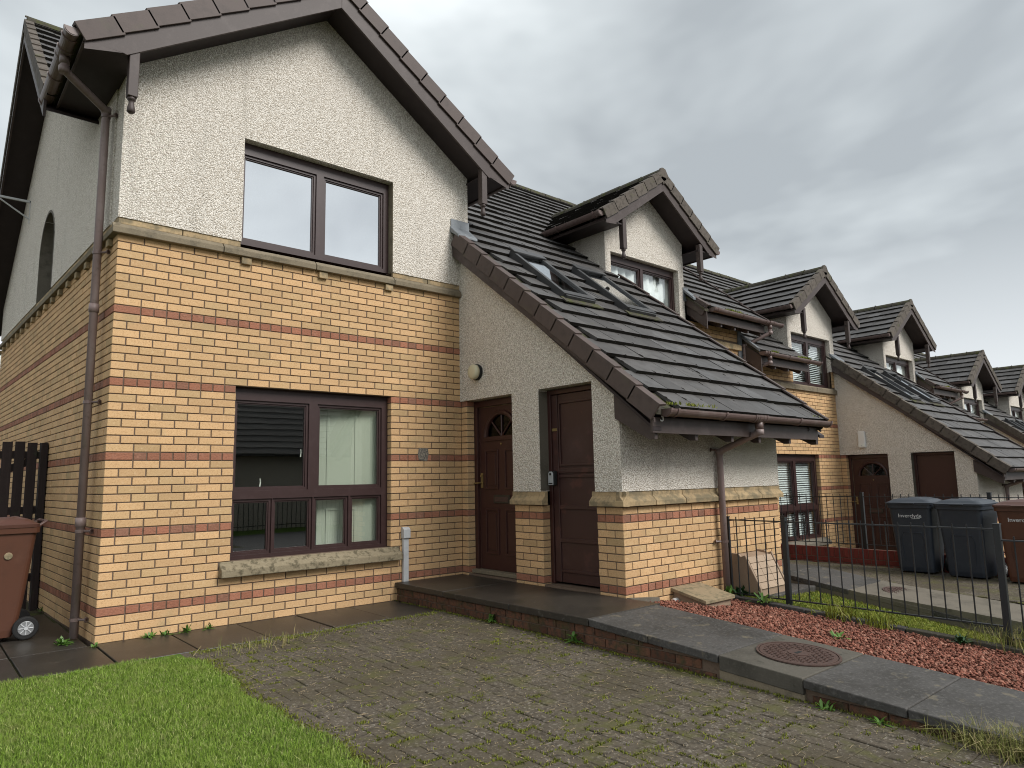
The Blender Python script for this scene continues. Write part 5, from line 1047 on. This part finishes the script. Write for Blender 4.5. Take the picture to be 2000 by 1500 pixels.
for r_ in range(5):
    for c_ in range(3):
        p0 = Vector((5.775 + c_ * .167, -2.925, .10)) + b_ * (r_ / 5 + .008); p1 = Vector((5.775 + c_ * .167, -2.925, .10)) + b_ * ((r_ + 1) / 5 - .008); q = MB(); q.prism([p0, p0 + Vector((.162, 0, 0)), p1 + Vector((.162, 0, 0)), p1], (0, -.012, .006)); q.build('front_tile', 'pale_tile', gm)
for s_ in (5.735, 6.285): q = MB(); q.prism([(s_, -2.59, .06), (s_, -2.94, .06), (s_, -2.94, .12), (s_, -2.80, .40), (s_, -2.775, .46), (s_, -2.72, .44), (s_, -2.69, .47), (s_, -2.59, .475)], (.03, 0, 0)); q.build('side_cheek', 'gas_tan', gm, bevel=.008)

# ================================================================== weeds and tufts
def weed(loc, n, size, mtl, label, spread=1., name='weed'):
    mb = MB()
    for _ in range(int(n * 1.7)):
        a = random.uniform(0, 6.28); L_ = size * random.uniform(.5, 1.1); el_ = random.uniform(.25, 1.25) if spread > .6 else random.uniform(.9, 1.5); w = L_ * random.uniform(.06, .12); p = Vector(loc) + Vector((random.gauss(0, size * .18), random.gauss(0, size * .18), 0)); d_ = Vector((math.cos(a), math.sin(a), 0)); s_ = Vector((-d_.y, d_.x, 0)); prev = None
        for i in range(6):
            t = i / 5; c = p + d_ * (L_ * t * math.cos(el_)) + Vector((0, 0, L_ * (t * math.sin(el_) - .45 * t * t * (1.2 - el_ * .5)))); c.z = max(c.z, loc[2] + .004); ww = w * (.25 + math.sin(math.pi * min(t * .9 + .1, 1)) * (1 if i % 2 else .72)) * (1 if t < 1 else .1)
            cur = len(mb.v); mb.v += [tuple(c - s_ * ww), tuple(c + Vector((0, 0, -.12 * ww))), tuple(c + s_ * ww)]
            if prev is not None: mb.f += [(prev, prev + 1, cur + 1, cur), (prev + 1, prev + 2, cur + 2, cur + 1)]; mb.mi += [0, 0]
            prev = cur
    return tag(mb.build(name, mtl, recalc=False), label, 'weed', 'weeds')
def tuft(pts, h, w, mtl, label, lean, name='grass_tuft'):
    o = blades(name, pts, h, w, mtl, lean, .45); return tag(o, label, 'grass tuft', 'grass tufts')
weed((.42, -.045, .004), 16, .09, 'leaf', 'leafy green weed at the foot of the brick front, nearest the corner')
weed((.56, -.05, .004), 16, .085, 'leaf', 'bushy green weed second from the corner along the brick front')
weed((.74, -.03, .004), 12, .11, 'leaf', 'taller thin weed third from the corner along the brick front')
weed((.93, -.04, .004), 14, .08, 'leaf', 'green weed farthest right along the foot of the brick front')
weed((-.20, .20, .004), 34, .10, 'leaf', 'spreading green weed round the foot of the corner downpipe')
weed((-.02, -.12, .004), 12, .06, 'leaf', 'small pale weed in the slab joint at the house corner')
weed((-.06, 2.35, .0), 14, .10, 'leaf', 'small weed where the wooden fence meets the brick side wall')
weed((2.975, -1.75, .01), 14, .13, 'leaf', 'leafy weed growing from the brick riser near the landing')
weed((2.965, -2.85, .0), 14, .14, 'leaf', 'upright weed growing against the brick riser in mid path')
weed((2.94, -4.95, gz(-4.9)), 14, .09, 'leaf', 'flat green weed below the pale manhole slab')
weed((2.94, -5.25, gz(-5.2)), 12, .08, 'leaf', 'green weed at the foot of the riser near the street')
weed((5.42, -2.74, .05), 12, .17, 'leaf', 'dark dock weed between the meter hatch and the downpipe', .5)
weed((5.46, -3.12, .03), 12, .17, 'leaf', 'pale dandelion clump by the first railing post')
weed((5.72, -2.72, .03), 26, .16, 'leaf_dark', 'dark ivy-like weed at the first railing bars')
weed((5.42, -4.92, -.08), 26, .12, 'leaf_dark', 'dark green ground ivy at the gravel edge by the second post')
weed((4.45, -4.35, gr_z(4.45, -4.35)), 12, .11, 'leaf', 'thin weed standing in the red gravel')
for (x, y, n, h, lab) in ((5.52, -3.85, 130, .13, 'green grass tuft under the railings, left of two'), (5.50, -4.25, 130, .12, 'green grass tuft under the railings, right of two')):
    tuft([(x + random.gauss(0, .07), y + random.gauss(0, .09), zfen(y) - .02) for _ in range(n)], h, .005, 'grass_mossy', lab, .75)
tuft([(2.97 + random.gauss(0, .06), -5.90 + random.gauss(0, .14), gz(-5.7) - .01) for _ in range(1100)], .125, .0019, 'grass_dry', 'big clump of long dry grass at the lower right corner', 1.0)
tuft([(5.62 + random.gauss(0, .09), -5.25 + random.gauss(0, .16), zfen(-5.2) - .02) for _ in range(300)], .17, .0025, 'grass_dry', 'dry straw-coloured grass round the second railing post', .8)
tuft([(1.05 + random.gauss(0, .22), -1.15 + random.gauss(0, .10), -.002) for _ in range(130)], .10, .002, 'grass_dry', 'thin dry grass stalks in the paving near the lower window', .9)
mg = []
for (x, y, z, n) in ((4.35, -3.15, 2.0, 60), (4.05, -3.15, 2.0, 40), (4.62, -3.15, 2.0, 20), (6.9, -3.12, 2.0, 30), (9.6, -.45, 4.22, 160), (9.85, -.45, 4.22, 60), (11.0, -.45, 3.62, 160), (12.1, -.45, 3.62, 260), (12.3, -.45, 3.62, 200), (20.3, -.45, 3.62, 80)):
    mg += [(x + random.gauss(0, .07), y + random.gauss(0, .02), z) for _ in range(n)]
mg += [(-.50 + random.gauss(0, .012), 1.02 + random.gauss(0, .05), 5.33) for _ in range(60)]
tag(blades('moss', mg, .032, .005, 'grass_mossy', .7), 'moss and grass sprouting from the gutters', 'moss', kind='stuff')

# ================================================================== across the street (seen only in the window glass)
oh = thing('terraced_house', (11, -22, -.6), 'dark-roofed house across the street, seen only mirrored in the lower window', 'house')
q = MB(); q.box(-2, 26, -27, -20, -.9, 2.6); q.build('wall', 'opp_wall', oh)
q = MB(); q.prism([(-2.4, -19.5, 2.4), (-2.4, -27.5, 2.4), (-2.4, -23.5, 6.1)], (28.8, 0, 0)); rf = q.build('roof', 'opp_roof', oh)
for r_ in range(14): q = MB(); z = 2.45 + r_ * .255; y = -19.48 - r_ * .276; q.prism([(-2.4, y, z), (-2.4, y - .30, z + .277), (-2.4, y - .30, z + .30), (-2.4, y + .02, z + .05)], (28.8, 0, 0)); q.build('tile_course', 'opp_roof', rf)
for x in (-.5, 17, 21): q = MB(); q.box(x, x + 1.6, -19.99, -19.95, .9, 2.2); q.build('window', 'room_dark', oh); q = MB(); q.box(x + 2.2, x + 3.1, -19.99, -19.96, -.5, 1.6); q.build('door', 'door_brown', oh)
ru = thing('railing', (9, -18.5, -.4), 'railings across the street, seen only mirrored in the lower window', 'railing')
for z in (-.2, .75): q = MB(); q.box(0, 22, -18.42, -18.38, z, z + .03); q.build('rail', 'black_metal', ru)
me = None
for k_ in range(120):
    if me is None: q = MB(); q.tube([(0, 0, 0), (0, 0, 1.15)], .014, 6); ob = q.build('bar', 'black_metal', ru); me = ob.data; ob.matrix_basis = Matrix.Translation((.1, -18.4, -.35))
    else: inst('bar', me, Matrix.Translation((.1 + k_ * .18, -18.4, -.35)), ru)
lawn_sheet('lawn', -30, 60, -20, -17.5, lambda x, y: -.42, 'turf')
